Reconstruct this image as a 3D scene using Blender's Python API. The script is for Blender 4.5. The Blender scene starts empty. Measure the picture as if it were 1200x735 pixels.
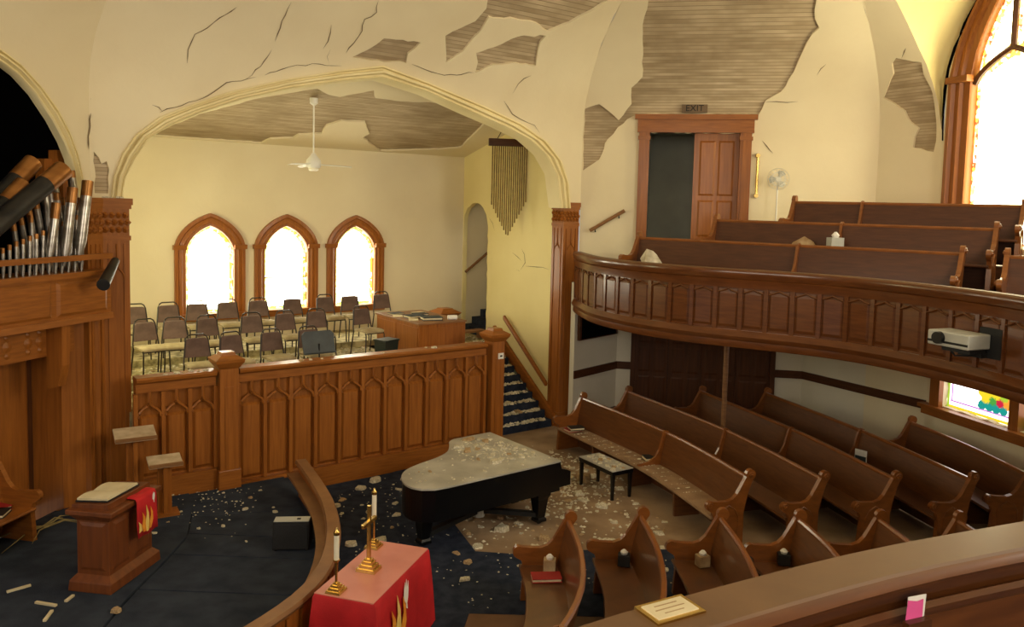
import bpy, bmesh, math, random
import numpy as np
from mathutils import Vector as V, Matrix, geometry
random.seed(11)
sc = bpy.context.scene
col = sc.collection
# ------------------------------------------------------------------ camera
F = 950.0; PX, PY = 600.0, 313.0; H = 5.0
PITCH = math.radians(4.4); ROLL = math.radians(1.4)
fw = np.array([0, math.cos(PITCH), -math.sin(PITCH)]); r0 = np.array([1., 0, 0]); u0 = np.cross(r0, fw)
cr, sr = math.cos(ROLL), math.sin(ROLL)
rt = cr*r0 + sr*u0; up = -sr*r0 + cr*u0
CAM = np.array([0, 0, H])
cd = bpy.data.cameras.new('camera'); cam = bpy.data.objects.new('camera', cd); col.objects.link(cam)
M4 = Matrix(((rt[0], up[0], -fw[0], 0), (rt[1], up[1], -fw[1], 0), (rt[2], up[2], -fw[2], H), (0, 0, 0, 1)))
cam.matrix_world = M4
cd.sensor_width = 36; cd.lens = F/1200*36; cd.shift_y = -(367.5-PY)/1200; cd.clip_start = .05
sc.camera = cam
# ------------------------------------------------------------------ world, exposure, big lights
w = bpy.data.worlds.new('world'); sc.world = w; w.use_nodes = True
bg = w.node_tree.nodes['Background']; bg.inputs[0].default_value = (1, .95, .86, 1); bg.inputs[1].default_value = .35
sc.view_settings.view_transform = 'Standard'; sc.view_settings.look = 'None'
sc.view_settings.exposure = 0.25; sc.view_settings.gamma = 1.0; sc.view_settings.use_curve_mapping = False

def area(name, loc, target, sx, sy, power, color=(1, .93, .8)):
    l = bpy.data.lights.new(name, 'AREA'); l.shape = 'RECTANGLE'; l.size = sx; l.size_y = sy; l.energy = power; l.color = color
    o = bpy.data.objects.new(name, l); col.objects.link(o); o.location = loc
    o.rotation_euler = (V(target)-V(loc)).to_track_quat('-Z', 'Y').to_euler()
    return o
# added fill lamps, set at unseen windows behind and beside the camera
area('fill_rear_window', (-.5, -5.7, 6.3), (-1, 12, 3.0), 5.0, 4.6, 300, (1, .94, .85))
area('fill_side_window', (9.1, 5.0, 6.2), (-2, 10, 3.0), 3.6, 4.6, 520, (1, .9, .72))
area('daylight_choir_side_window', (-6.55-.5, 12.33+1.2, 4.1), (-.2, 19.0, 3.6), 1.5, 2.2, 60, (1, .95, .6))  # hidden choir side window, inferred from the brightly lit yellow wall
area('fill_left_window', (-8.0, 1.6, 6.2), (2, 12, 3.0), 3.4, 4.6, 210, (1, .93, .83))
# ------------------------------------------------------------------ pixel helpers (frame 1200x735)
def ray(x, y): return fw + (x-PX)/F*rt - (y-PY)/F*up
def atz(x, y, z):
    d = ray(x, y); t = (z-H)/d[2]; p = CAM + t*d; return V((p[0], p[1], z))
def onplane(px, p, n):
    d = ray(*px); n = np.array(n); t = np.dot(np.array(p)-CAM, n)/np.dot(d, n); return V(CAM+t*d)
def proj(P):
    v = np.array(P, float)-CAM; k = np.dot(v, fw); return np.array((PX+F*np.dot(v, rt)/k, PY-F*np.dot(v, up)/k))
def pix2uv(S, px, g=(1., 6.)):
    g = np.array(g, float)
    for _ in range(25):
        p = proj(S(*g)); e = np.array(px)-p
        h = 1e-3
        J = np.stack([(proj(S(g[0]+h, g[1]))-p)/h, (proj(S(g[0], g[1]+h))-p)/h], 1)
        try: st = np.linalg.solve(J, e)
        except Exception: break
        st = np.clip(st, -1.2, 1.2); g = g+st
        if abs(st).max() < 1e-5: break
    return (float(g[0]), float(g[1]))
# ------------------------------------------------------------------ materials
MAT = {}
def nodes(name):
    m = bpy.data.materials.new(name); m.use_nodes = True; nt = m.node_tree
    MAT[name] = m
    return m, nt, nt.nodes['Principled BSDF']
def lin(c): return tuple(((x/255)/12.92 if x/255 <= .04045 else ((x/255+.055)/1.055)**2.4) for x in c)+(1,)
def noise_mat(name, c1, c2, scale=(3, 3, 3), rough=.6, bump=0, detail=4, spec=.5, coat=0, dist=0, metallic=0, bscale=None, lo=.35, hi=.65, coat_rough=.15):
    m, nt, b = nodes(name)
    tc = nt.nodes.new('ShaderNodeTexCoord'); mp = nt.nodes.new('ShaderNodeMapping'); mp.inputs['Scale'].default_value = scale
    nz = nt.nodes.new('ShaderNodeTexNoise'); nz.inputs['Scale'].default_value = 1; nz.inputs['Detail'].default_value = detail; nz.inputs['Distortion'].default_value = dist
    cr_ = nt.nodes.new('ShaderNodeValToRGB'); cr_.color_ramp.elements[0].position = lo; cr_.color_ramp.elements[1].position = hi
    cr_.color_ramp.elements[0].color = lin(c1); cr_.color_ramp.elements[1].color = lin(c2)
    L = nt.links.new
    L(tc.outputs['Object'], mp.inputs[0]); L(mp.outputs[0], nz.inputs[0]); L(nz.outputs[0], cr_.inputs[0]); L(cr_.outputs[0], b.inputs['Base Color'])
    b.inputs['Roughness'].default_value = rough; b.inputs['Specular IOR Level'].default_value = spec; b.inputs['Metallic'].default_value = metallic
    b.inputs['Coat Weight'].default_value = coat; b.inputs['Coat Roughness'].default_value = coat_rough
    if bump:
        n2 = nt.nodes.new('ShaderNodeTexNoise'); n2.inputs['Detail'].default_value = 6
        n2.inputs['Scale'].default_value = bscale or 30
        bp = nt.nodes.new('ShaderNodeBump'); bp.inputs['Strength'].default_value = bump; bp.inputs['Distance'].default_value = .02
        L(tc.outputs['Object'], n2.inputs[0]); L(n2.outputs[0], bp.inputs['Height']); L(bp.outputs[0], b.inputs['Normal'])
    return m
def emit_mat(name, c, s):
    m, nt, b = nodes(name); b.inputs['Base Color'].default_value = (0, 0, 0, 1); b.inputs['Emission Color'].default_value = lin(c); b.inputs['Emission Strength'].default_value = s
    return m
noise_mat('plaster', (227, 213, 180), (237, 225, 193), (.5, .5, .5), .8, .12, 5, spec=.25, bscale=14)
noise_mat('plaster_yellow', (230, 214, 150), (240, 226, 166), (.5, .5, .5), .8, .12, 5, spec=.25, bscale=14)
noise_mat('plaster_white', (214, 206, 186), (226, 219, 200), (.6, .6, .6), .8, .1, 4, spec=.25, bscale=14)
noise_mat('moulding_cream', (228, 212, 160), (240, 226, 178), (1, 1, 1), .6, 0, 3)
noise_mat('crack', (92, 74, 52), (128, 108, 80), (4, 4, 4), .9)
noise_mat('chunk', (178, 168, 140), (226, 218, 196), (5, 5, 5), .9, .3, 4, bscale=20)
noise_mat('chunk_tan', (150, 120, 84), (196, 170, 130), (5, 5, 5), .9, .3, 4, bscale=20)
noise_mat('wood_oak_v', (135, 78, 28), (161, 97, 38), (22, 22, 1.4), .4, 0, 4, coat=.15, dist=.4, lo=.3, hi=.7, spec=.28)
noise_mat('wood_oak_h', (133, 77, 28), (159, 96, 38), (3, 3, 30), .4, 0, 4, coat=.15, dist=.4, lo=.3, hi=.7, spec=.28)
noise_mat('wood_dark_v', (66, 36, 17), (84, 47, 22), (18, 18, 1.2), .42, 0, 4, coat=.2, dist=.4, lo=.3, hi=.7, spec=.28)
noise_mat('wood_dark_h', (66, 36, 17), (86, 48, 23), (3, 3, 26), .42, 0, 4, coat=.2, dist=.4, lo=.3, hi=.7, spec=.28)
noise_mat('wood_pew', (90, 53, 26), (110, 67, 33), (3, 3, 26), .33, 0, 4, coat=.45, dist=.5, lo=.3, hi=.7)
noise_mat('wood_pew_end', (118, 67, 27), (140, 82, 34), (5, 5, 14), .30, 0, 4, coat=.5, dist=.5, lo=.3, hi=.7)
noise_mat('wood_gallery_pew', (74, 43, 28), (90, 54, 34), (3, 3, 26), .38, 0, 4, coat=.25, dist=.5, lo=.3, hi=.7, spec=.28)
noise_mat('wood_rail', (88, 48, 22), (108, 62, 29), (3, 3, 22), .3, 0, 4, coat=.5, dist=.5, lo=.3, hi=.7, spec=.28)
noise_mat('wood_rail_dusty', (102, 71, 45), (116, 83, 53), (2, 2, 14), .5, 0, 5, coat=.1, dist=.8)
noise_mat('wood_worn', (124, 84, 50), (146, 104, 64), (3, 3, 20), .5, 0, 5)
noise_mat('wood_pulpit', (102, 53, 23), (122, 66, 29), (14, 14, 1.4), .4, 0, 4, coat=.2, dist=.4)
noise_mat('lectern_top', (178, 156, 124), (206, 186, 154), (6, 6, 6), .8)
noise_mat('dusty_wood', (136, 106, 78), (158, 128, 96), (4, 4, 4), .7, .1)
noise_mat('carpet_navy', (38, 44, 60), (54, 60, 76), (6, 6, 6), .95, .5, 4, spec=.1, bscale=90)
noise_mat('carpet_stage', (46, 52, 64), (60, 66, 78), (3, 3, 3), .95, .5, 4, spec=.1, bscale=90)
noise_mat('floor_tan', (132, 106, 80), (168, 142, 112), (1.3, 1.3, 1.3), .8, .15, 6, bscale=12)
noise_mat('floor_brown', (104, 74, 52), (130, 96, 70), (1.5, 1.5, 1.5), .6, .05, 5)
noise_mat('floor_choir', (124, 114, 76), (186, 172, 126), (7, 7, 7), .9, .4, 6, bscale=16, lo=.40, hi=.62)
noise_mat('black_lacquer', (8, 8, 10), (13, 13, 15), (2, 2, 2), .3, 0, 2, coat=.2, spec=.35)
noise_mat('lid_dusty', (150, 146, 136), (188, 184, 172), (1.6, 1.6, 1.6), .45, 0, 6, coat=.15, coat_rough=.3)
noise_mat('black_matte', (14, 14, 15), (24, 24, 25), (8, 8, 8), .7)
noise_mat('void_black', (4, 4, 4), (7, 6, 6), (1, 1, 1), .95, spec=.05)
noise_mat('red_cloth', (178, 14, 22), (200, 22, 30), (4, 4, 4), .75, .15, 4, bscale=60)
noise_mat('red_cloth_dusty_sheen', (204, 124, 112), (216, 140, 126), (2, 2, 2), .4, 0, 5)  # paler pink: dust plus a reflective sheen painted into the colour
noise_mat('red_book', (150, 28, 28), (170, 40, 38), (4, 4, 4), .6)
noise_mat('black_book', (22, 22, 24), (36, 34, 34), (4, 4, 4), .6)
noise_mat('flame_orange', (226, 130, 30), (240, 160, 50), (6, 6, 6), .7)
noise_mat('flame_gold', (236, 196, 96), (244, 214, 130), (6, 6, 6), .7)
noise_mat('white_cloth', (232, 228, 220), (244, 240, 234), (6, 6, 6), .8)
noise_mat('paper', (206, 190, 150), (226, 212, 176), (3, 3, 3), .85)
noise_mat('pink_card', (226, 80, 150), (236, 96, 164), (3, 3, 3), .7)
noise_mat('brass', (196, 164, 92), (214, 182, 110), (5, 5, 5), .25, metallic=1)
noise_mat('wax', (232, 226, 200), (242, 236, 214), (5, 5, 5), .5)
noise_mat('pipe_metal', (148, 142, 134), (186, 180, 172), (3, 3, 12), .3, metallic=.85)
noise_mat('pipe_gilt', (142, 92, 44), (170, 116, 60), (3, 3, 6), .35, metallic=.6)
noise_mat('pipe_dark', (34, 32, 30), (54, 50, 46), (3, 3, 6), .5, metallic=.5)
noise_mat('chair_pad', (88, 68, 60), (104, 82, 72), (8, 8, 8), .85, .1)
noise_mat('chair_seat_lit', (150, 134, 100), (182, 166, 130), (6, 6, 6), .9, .1)  # paler than the back pads: window light put into the seat colour
noise_mat('chair_frame', (34, 28, 24), (50, 42, 36), (8, 8, 8), .4)
noise_mat('white_metal', (226, 224, 214), (238, 236, 228), (3, 3, 3), .4)
noise_mat('grey_plastic', (178, 178, 168), (194, 194, 184), (3, 3, 3), .45)
noise_mat('chime_metal', (104, 82, 38), (134, 108, 54), (8, 8, 8), .35, metallic=.5)
noise_mat('green_bin', (22, 30, 28), (32, 42, 38), (4, 4, 4), .5)
noise_mat('blue_book', (30, 42, 48), (44, 58, 64), (4, 4, 4), .6)
noise_mat('stand_black', (34, 40, 42), (50, 58, 60), (4, 4, 4), .5)
noise_mat('door_grey', (150, 150, 138), (166, 166, 152), (1, 1, 1), .8)
noise_mat('sign_dark', (104, 84, 62), (118, 96, 72), (4, 4, 4), .7)
noise_mat('sign_letter', (12, 9, 7), (18, 14, 10), (4, 4, 4), .7)
noise_mat('palm', (120, 104, 62), (152, 134, 84), (6, 6, 6), .9)
noise_mat('stage_grille', (20, 20, 22), (30, 30, 32), (60, 60, 60), .8)
def lath_mat(name, axis):
    m, nt, b = nodes(name); L = nt.links.new
    g = nt.nodes.new('ShaderNodeNewGeometry')
    dt = nt.nodes.new('ShaderNodeVectorMath'); dt.operation = 'DOT_PRODUCT'; dt.inputs[1].default_value = axis
    L(g.outputs['Position'], dt.inputs[0])
    ml = nt.nodes.new('ShaderNodeMath'); ml.operation = 'MULTIPLY'; ml.inputs[1].default_value = 17; L(dt.outputs['Value'], ml.inputs[0])
    fr = nt.nodes.new('ShaderNodeMath'); fr.operation = 'FRACT'; L(ml.outputs[0], fr.inputs[0])
    fl = nt.nodes.new('ShaderNodeMath'); fl.operation = 'FLOOR'; L(ml.outputs[0], fl.inputs[0])
    gap = nt.nodes.new('ShaderNodeMath'); gap.operation = 'LESS_THAN'; gap.inputs[1].default_value = .16; L(fr.outputs[0], gap.inputs[0])
    cx = nt.nodes.new('ShaderNodeCombineXYZ'); L(fl.outputs[0], cx.inputs[2])
    ad = nt.nodes.new('ShaderNodeVectorMath'); ad.operation = 'MULTIPLY_ADD'; ad.inputs[1].default_value = (1.2, 1.2, 0.2); L(g.outputs['Position'], ad.inputs[0]); L(cx.outputs[0], ad.inputs[2])
    nz = nt.nodes.new('ShaderNodeTexNoise'); nz.inputs['Scale'].default_value = 1.0; nz.inputs['Detail'].default_value = 3; L(ad.outputs[0], nz.inputs[0])
    cr_ = nt.nodes.new('ShaderNodeValToRGB'); cr_.color_ramp.elements[0].position = .3; cr_.color_ramp.elements[1].position = .72
    cr_.color_ramp.elements[0].color = lin((168, 148, 118)); cr_.color_ramp.elements[1].color = lin((208, 190, 160)); L(nz.outputs[0], cr_.inputs[0])
    n2 = nt.nodes.new('ShaderNodeTexNoise'); n2.inputs['Scale'].default_value = .9; n2.inputs['Detail'].default_value = 5; L(g.outputs['Position'], n2.inputs[0])
    mx0 = nt.nodes.new('ShaderNodeMix'); mx0.data_type = 'RGBA'; mx0.blend_type = 'MULTIPLY'; mx0.inputs[0].default_value = .7; L(cr_.outputs[0], mx0.inputs[6])
    c2 = nt.nodes.new('ShaderNodeValToRGB'); c2.color_ramp.elements[0].position = .35; c2.color_ramp.elements[1].position = .6; c2.color_ramp.elements[0].color = (.62, .58, .52, 1); c2.color_ramp.elements[1].color = (1, 1, 1, 1)
    L(n2.outputs[0], c2.inputs[0]); L(c2.outputs[0], mx0.inputs[7])
    mx = nt.nodes.new('ShaderNodeMix'); mx.data_type = 'RGBA'; L(gap.outputs[0], mx.inputs[0]); L(mx0.outputs[2], mx.inputs[6]); mx.inputs[7].default_value = lin((148, 130, 102))
    L(mx.outputs[2], b.inputs['Base Color']); b.inputs['Roughness'].default_value = .9
    bp = nt.nodes.new('ShaderNodeBump'); bp.inputs['Strength'].default_value = .35; bp.inputs['Distance'].default_value = .01; bp.invert = True
    L(gap.outputs[0], bp.inputs['Height']); L(bp.outputs[0], b.inputs['Normal'])
lath_mat('lath', (0, 0, 1)); lath_mat('lath_ceiling', (-.6, .8, 0))
def glass_mat(name, strength, stain, ax=(1, 0, 0), cell=9, amount=.16, tint=(255, 242, 196)):
    # back-lit leaded glass: milky panes with a scatter of coloured ones
    m, nt, b = nodes(name); L = nt.links.new
    tc = nt.nodes.new('ShaderNodeTexCoord'); vo = nt.nodes.new('ShaderNodeTexVoronoi'); vo.inputs['Scale'].default_value = cell
    L(tc.outputs['Object'], vo.inputs['Vector'])
    sp = nt.nodes.new('ShaderNodeSeparateColor'); L(vo.outputs['Color'], sp.inputs[0])
    lt = nt.nodes.new('ShaderNodeMath'); lt.operation = 'LESS_THAN'; lt.inputs[1].default_value = amount; L(sp.outputs[0], lt.inputs[0])
    rp = nt.nodes.new('ShaderNodeValToRGB'); rp.color_ramp.interpolation = 'CONSTANT'
    els = rp.color_ramp.elements; els[0].color = lin(stain[0]); els[0].position = 0; els[1].color = lin(stain[1]); els[1].position = 1/len(stain)
    for i, c in enumerate(stain[2:]):
        e = els.new((i+2)/len(stain)); e.color = lin(c)
    L(sp.outputs[1], rp.inputs[0])
    mx = nt.nodes.new('ShaderNodeMix'); mx.data_type = 'RGBA'; L(lt.outputs[0], mx.inputs[0]); mx.inputs[6].default_value = lin(tint); L(rp.outputs[0], mx.inputs[7])
    b.inputs['Base Color'].default_value = (.2, .2, .18, 1); b.inputs['Roughness'].default_value = .15
    L(mx.outputs[2], b.inputs['Emission Color']); b.inputs['Emission Strength'].default_value = strength
glass_mat('glass_choir', 10, [(255, 240, 150), (250, 225, 120)], amount=.10, cell=10, tint=(255, 248, 224))
glass_mat('glass_rear', 3, [(255, 240, 180), (250, 230, 190)], amount=.1, cell=6, tint=(255, 245, 220))
glass_mat('glass_border', 2.6, [(250, 220, 60), (230, 190, 40), (250, 235, 120), (120, 160, 60)], amount=.8, cell=16)
glass_mat('glass_gallery', 12, [(255, 240, 180), (250, 230, 190)], amount=.1, cell=6)
glass_mat('glass_gallery_border', 3.5, [(240, 200, 60), (250, 235, 120), (250, 225, 90), (210, 70, 40), (250, 235, 150)], amount=.7, cell=14)
for nm, c in (('red', (190, 30, 60)), ('amber', (240, 150, 50)), ('yellow', (225, 200, 40)), ('green', (70, 150, 60)), ('teal', (20, 140, 130)), ('violet', (190, 120, 200)), ('lime', (160, 190, 50)), ('white', (255, 244, 236))):
    emit_mat('pane_'+nm, c, 1.1 if nm != 'white' else 2.5)

# ------------------------------------------------------------------ mesh helpers
class MB:
    def __init__(s): s.v = []; s.f = []
    def add(s, vs, fs):
        n = len(s.v); s.v += [tuple(p) for p in vs]; s.f += [tuple(i+n for i in f) for f in fs]; return s
    def box(s, c, d, rz=0, rx=0, ry=0):
        m = Matrix.Translation(c) @ Matrix.Rotation(rz, 4, 'Z') @ Matrix.Rotation(ry, 4, 'Y') @ Matrix.Rotation(rx, 4, 'X')
        vs = [m @ V((x*d[0]/2, y*d[1]/2, z*d[2]/2)) for z in (-1, 1) for y in (-1, 1) for x in (-1, 1)]
        return s.add(vs, [(0, 2, 3, 1), (4, 5, 7, 6), (0, 1, 5, 4), (2, 6, 7, 3), (0, 4, 6, 2), (1, 3, 7, 5)])
    def hexa(s, lo, hi):     # two quads of four points
        return s.add(list(lo)+list(hi), [(3, 2, 1, 0), (4, 5, 6, 7), (0, 1, 5, 4), (1, 2, 6, 5), (2, 3, 7, 6), (3, 0, 4, 7)])
    def frustum(s, c, d0, d1, h, rz=0):
        m = Matrix.Translation(c) @ Matrix.Rotation(rz, 4, 'Z')
        q = ((-1, -1), (1, -1), (1, 1), (-1, 1))
        return s.hexa([m @ V((x*d0[0]/2, y*d0[1]/2, 0)) for x, y in q], [m @ V((x*d1[0]/2, y*d1[1]/2, h)) for x, y in q])
    def prism(s, poly, z0, z1):
        n = len(poly)
        a = sum(poly[i][0]*poly[(i+1) % n][1]-poly[(i+1) % n][0]*poly[i][1] for i in range(n))
        if a < 0: poly = poly[::-1]
        vs = [(p[0], p[1], z0) for p in poly]+[(p[0], p[1], z1) for p in poly]
        return s.add(vs, [tuple(range(n-1, -1, -1)), tuple(range(n, 2*n))]+[(i, (i+1) % n, n+(i+1) % n, n+i) for i in range(n)])
    def extr(s, pts, off):   # extrude a 3-D polygon by a vector
        n = len(pts); off = V(off); vs = [V(p) for p in pts]; vs += [p+off for p in vs]
        return s.add(vs, [tuple(range(n-1, -1, -1)), tuple(range(n, 2*n))]+[(i, (i+1) % n, n+(i+1) % n, n+i) for i in range(n)])
    def tube(s, pts, r, n=8, cap=True):
        pts = [V(p) for p in pts]; rs = r if isinstance(r, (list, tuple)) else [r]*len(pts)
        vs = []; fs = []
        for i, p in enumerate(pts):
            t = (pts[min(i+1, len(pts)-1)]-pts[max(i-1, 0)]).normalized()
            a = V((0, 0, 1)) if abs(t.z) < .9 else V((1, 0, 0))
            x = t.cross(a).normalized(); y = x.cross(t)
            vs += [p+(x*math.cos(2*math.pi*k/n)+y*math.sin(2*math.pi*k/n))*rs[i] for k in range(n)]
        for i in range(len(pts)-1):
            fs += [(i*n+k, i*n+(k+1) % n, (i+1)*n+(k+1) % n, (i+1)*n+k) for k in range(n)]
        if cap: fs += [tuple(range(n-1, -1, -1)), tuple((len(pts)-1)*n+k for k in range(n))]
        return s.add(vs, fs)
    def lathe(s, prof, n=16, c=(0, 0, 0)):
        vs = []; fs = []
        for r, z in prof: vs += [(c[0]+r*math.cos(2*math.pi*k/n), c[1]+r*math.sin(2*math.pi*k/n), c[2]+z) for k in range(n)]
        for i in range(len(prof)-1): fs += [(i*n+k, i*n+(k+1) % n, (i+1)*n+(k+1) % n, (i+1)*n+k) for k in range(n)]
        fs += [tuple(range(n-1, -1, -1)), tuple((len(prof)-1)*n+k for k in range(n))]
        return s.add(vs, fs)
    def sweep(s, path, prof, cap=True):
        # path: 2-D/3-D points in plan; prof: closed list (d, z), d measured to the LEFT of the path
        P = [V((p[0], p[1], p[2] if len(p) > 2 else 0)) for p in path]; n = len(prof); vs = []; fs = []
        for i, p in enumerate(P):
            t0 = (P[i]-P[i-1]).xy.normalized() if i else None; t1 = (P[i+1]-P[i]).xy.normalized() if i < len(P)-1 else None
            if t0 is None: t0 = t1
            if t1 is None: t1 = t0
            t = (t0+t1).normalized(); nn = V((-t.y, t.x)); k = 1/max(.4, nn.dot(V((-t0.y, t0.x))))
            vs += [(p.x+nn.x*d*k, p.y+nn.y*d*k, p.z+z) for d, z in prof]
        for i in range(len(P)-1):
            fs += [(i*n+k, i*n+(k+1) % n, (i+1)*n+(k+1) % n, (i+1)*n+k) for k in range(n)]
        if cap: fs += [tuple(range(n-1, -1, -1)), tuple((len(P)-1)*n+k for k in range(n))]
        return s.add(vs, fs)
    def loft(s, rows, closed=False):
        n = len(rows[0]); vs = [p for r in rows for p in r]; fs = []
        for i in range(len(rows)-1):
            for k in range(n if closed else n-1): fs.append((i*n+k, i*n+(k+1) % n, (i+1)*n+(k+1) % n, (i+1)*n+k))
        return s.add(vs, fs)
    def mesh(s, name, smooth=0, fix=True):
        me = bpy.data.meshes.new(name); me.from_pydata(s.v, [], s.f); me.validate()
        if fix:
            bm = bmesh.new(); bm.from_mesh(me); bmesh.ops.recalc_face_normals(bm, faces=bm.faces); bm.to_mesh(me); bm.free()
        if smooth:
            for p in me.polygons: p.use_smooth = True
            me.set_sharp_from_angle(angle=math.radians(smooth))
        return me
    def build(s, name, mat, parent=None, label=None, cat=None, group=None, kind=None, smooth=0, loc=None, rz=0, bevel=0, fix=True):
        return obj(name, s.mesh(name, smooth, fix), mat, parent, label, cat, group, kind, loc, rz, bevel)
def obj(name, me, mat, parent=None, label=None, cat=None, group=None, kind=None, loc=None, rz=0, bevel=0):
    if mat and not me.materials: me.materials.append(MAT[mat])
    o = bpy.data.objects.new(name, me); col.objects.link(o)
    if parent: o.parent = parent
    if loc: o.location = loc
    if rz: o.rotation_euler[2] = rz
    tag(o, label, cat, group, kind)
    if bevel:
        b = o.modifiers.new('bevel', 'BEVEL'); b.width = bevel; b.segments = 2; b.limit_method = 'ANGLE'
    return o
def tag(o, label=None, cat=None, group=None, kind=None):
    for k, v_ in (('label', label), ('category', cat), ('group', group), ('kind', kind)):
        if v_: o[k] = v_
def thing(name, label, cat, loc=(0, 0, 0), rz=0, group=None, kind=None):
    o = bpy.data.objects.new(name, None); col.objects.link(o); o.location = loc; o.rotation_euler = (0, 0, rz); o.empty_display_size = .1
    tag(o, label, cat, group, kind); return o
def dup(root, loc, rz, label=None, group=None):
    def cp(o, par):
        c = o.copy(); col.objects.link(c)
        if par: c.parent = par
        for ch in kids.get(o, []): cp(ch, c)
        return c
    kids = {}
    for o in col.objects:
        if o.parent: kids.setdefault(o.parent, []).append(o)
    r = cp(root, None); r.location = loc; r.rotation_euler = (0, 0, rz)
    if label: r['label'] = label
    if group: r['group'] = group
    return r
def spline(pts, n=8):
    out = []; P = [V(tuple(p)+(0,)*(3-len(p))) for p in pts]
    for i in range(len(P)-1):
        a, b_, c, d = P[max(i-1, 0)], P[i], P[i+1], P[min(i+2, len(P)-1)]
        for k in range(n):
            t = k/n; out.append(.5*((2*b_)+(c-a)*t+(2*a-5*b_+4*c-d)*t*t+(3*b_-a-3*c+d)*t**3))
    out.append(P[-1]); return out
def resample(P, step):
    out = [P[0]]; acc = 0
    L = [0]
    for i in range(1, len(P)): L.append(L[-1]+(P[i]-P[i-1]).length)
    n = max(1, round(L[-1]/step)); j = 0; out = []
    for k in range(n+1):
        d = L[-1]*k/n
        while j < len(L)-2 and L[j+1] < d: j += 1
        t = (d-L[j])/max(1e-9, L[j+1]-L[j]); out.append(P[j].lerp(P[j+1], t))
    return out
def inpoly(p, poly):
    x, y = p; c = False; n = len(poly)
    for i in range(n):
        x1, y1 = poly[i]; x2, y2 = poly[i-1]
        if (y1 > y) != (y2 > y) and x < (x2-x1)*(y-y1)/(y2-y1)+x1: c = not c
    return c
def densify(poly, step, jag=0, closed=True):
    out = []; n = len(poly)
    for i in range(n if closed else n-1):
        a, b_ = poly[i], poly[(i+1) % n]; d = math.hypot(b_[0]-a[0], b_[1]-a[1]); k = max(1, int(d/step))
        for j in range(k):
            t = j/k; q = [a[0]+(b_[0]-a[0])*t, a[1]+(b_[1]-a[1])*t]
            if jag and j: q[0] += random.uniform(-jag, jag); q[1] += random.uniform(-jag, jag)
            out.append(tuple(q))
    return out
def shell(name, S, outer, holes, mat, inward, step=.5, thick=.05, lathmat='lath', parent=None, lathholes=None, **kw):
    """plaster skin over S(u,v) with ragged holes; the lath layer lies `thick` behind it"""
    outer = densify(outer, step); hs = [densify(h, .12, .018) for h in holes]
    pts = []; edges = []
    for poly in [outer]+hs:
        n0 = len(pts); pts += [V(p) for p in poly]; edges += [(n0+i, n0+(i+1) % len(poly)) for i in range(len(poly))]
    us = [p[0] for p in outer]; vs = [p[1] for p in outer]
    u = min(us)+step/2
    while u < max(us):
        q = min(vs)+step/2
        while q < max(vs):
            if inpoly((u, q), outer): pts.append(V((u, q)))
            q += step
        u += step
    ov, oe, of, *_ = geometry.delaunay_2d_cdt(pts, edges, [], 0, 1e-5)
    def nrm(a, b_):
        h = .01; n = (V(S(a+h, b_))-V(S(a-h, b_))).cross(V(S(a, b_+h))-V(S(a, b_-h))).normalized()
        return n if n.dot(V(inward)) > 0 else -n
    P = [V(S(p.x, p.y)) for p in ov]; N = [nrm(p.x, p.y) for p in ov]
    front = MB(); used = []; inhole = [[] for _ in hs]
    for f in of:
        c = (sum(ov[i].x for i in f)/3, sum(ov[i].y for i in f)/3)
        if not inpoly(c, outer): continue
        hit = next((k for k, h in enumerate(hs) if inpoly(c, h)), None)
        if hit is None: used.append(f)
        else: inhole[hit].append(f)
    def orient(f, sgn=1):
        n = (P[f[1]]-P[f[0]]).cross(P[f[2]]-P[f[0]]); return f if n.dot(N[f[0]]) > 0 else f[::-1]
    used = [orient(f) for f in used]
    cnt = {}
    for f in used:
        for i in range(len(f)): cnt[(f[i], f[(i+1) % len(f)])] = 1
    front.add(P, used); n = len(P); front.v += [tuple(P[i]-N[i]*thick) for i in range(n)]
    for (a, b_) in cnt:
        if (b_, a) not in cnt: front.f.append((b_, a, a+n, b_+n))
    o = front.build(name, mat, parent, smooth=40, fix=False, **kw)
    for k, fs in enumerate(inhole):
        if not fs or (lathholes is not None and k not in lathholes): continue
        m = MB(); ids = sorted({i for f in fs for i in f}); mp = {i: j for j, i in enumerate(ids)}
        m.add([P[i]-N[i]*thick for i in ids], [tuple(mp[i] for i in orient(f)) for f in fs])
        m.build('exposed_lath', lathmat, o, fix=False)
    return o
def crack(parent, S, inward, pxs, wd=.02, g=(3, 6.5)):
    pts = []
    for p in densify(pxs, 7, 1.3, closed=False)+[pxs[-1]]:
        g = pix2uv(S, p, g); pts.append(V(S(*g))+(V(inward)-V((0, 0, .8 if g[1] > 7.6 else .3 if g[1] > 6.9 else 0))).normalized()*.016)
    m = MB(); rows = []
    for i, p in enumerate(pts):
        t = (pts[min(i+1, len(pts)-1)]-pts[max(i-1, 0)]).normalized(); x = t.cross(V(inward)).normalized()
        k = wd/2*(random.uniform(.35, 1.0) if 0 < i < len(pts)-1 else .1)
        rows.append([p-x*k, p+x*k])
    m.loft(rows); m.build('crack', 'crack', parent, fix=False)
def tudor(hw, zs, za, n=10, k=.72):
    out = []
    for i in range(-n, n+1):
        x = math.sin(i/n*math.pi/2); out.append((hw*x, zs+(za-zs)*(k*math.sqrt(max(0, 1-x*x))+(1-k)*(1-abs(x)))))
    return out
def band(rows_out, rows_in, nvec, prof):
    """moulding between two matching curves; prof = [(t across 0..1, height along nvec)]"""
    n = V(nvec); return [[o.lerp(i, t)+n*h for t, h in prof] for o, i in zip(rows_out, rows_in)]
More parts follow.
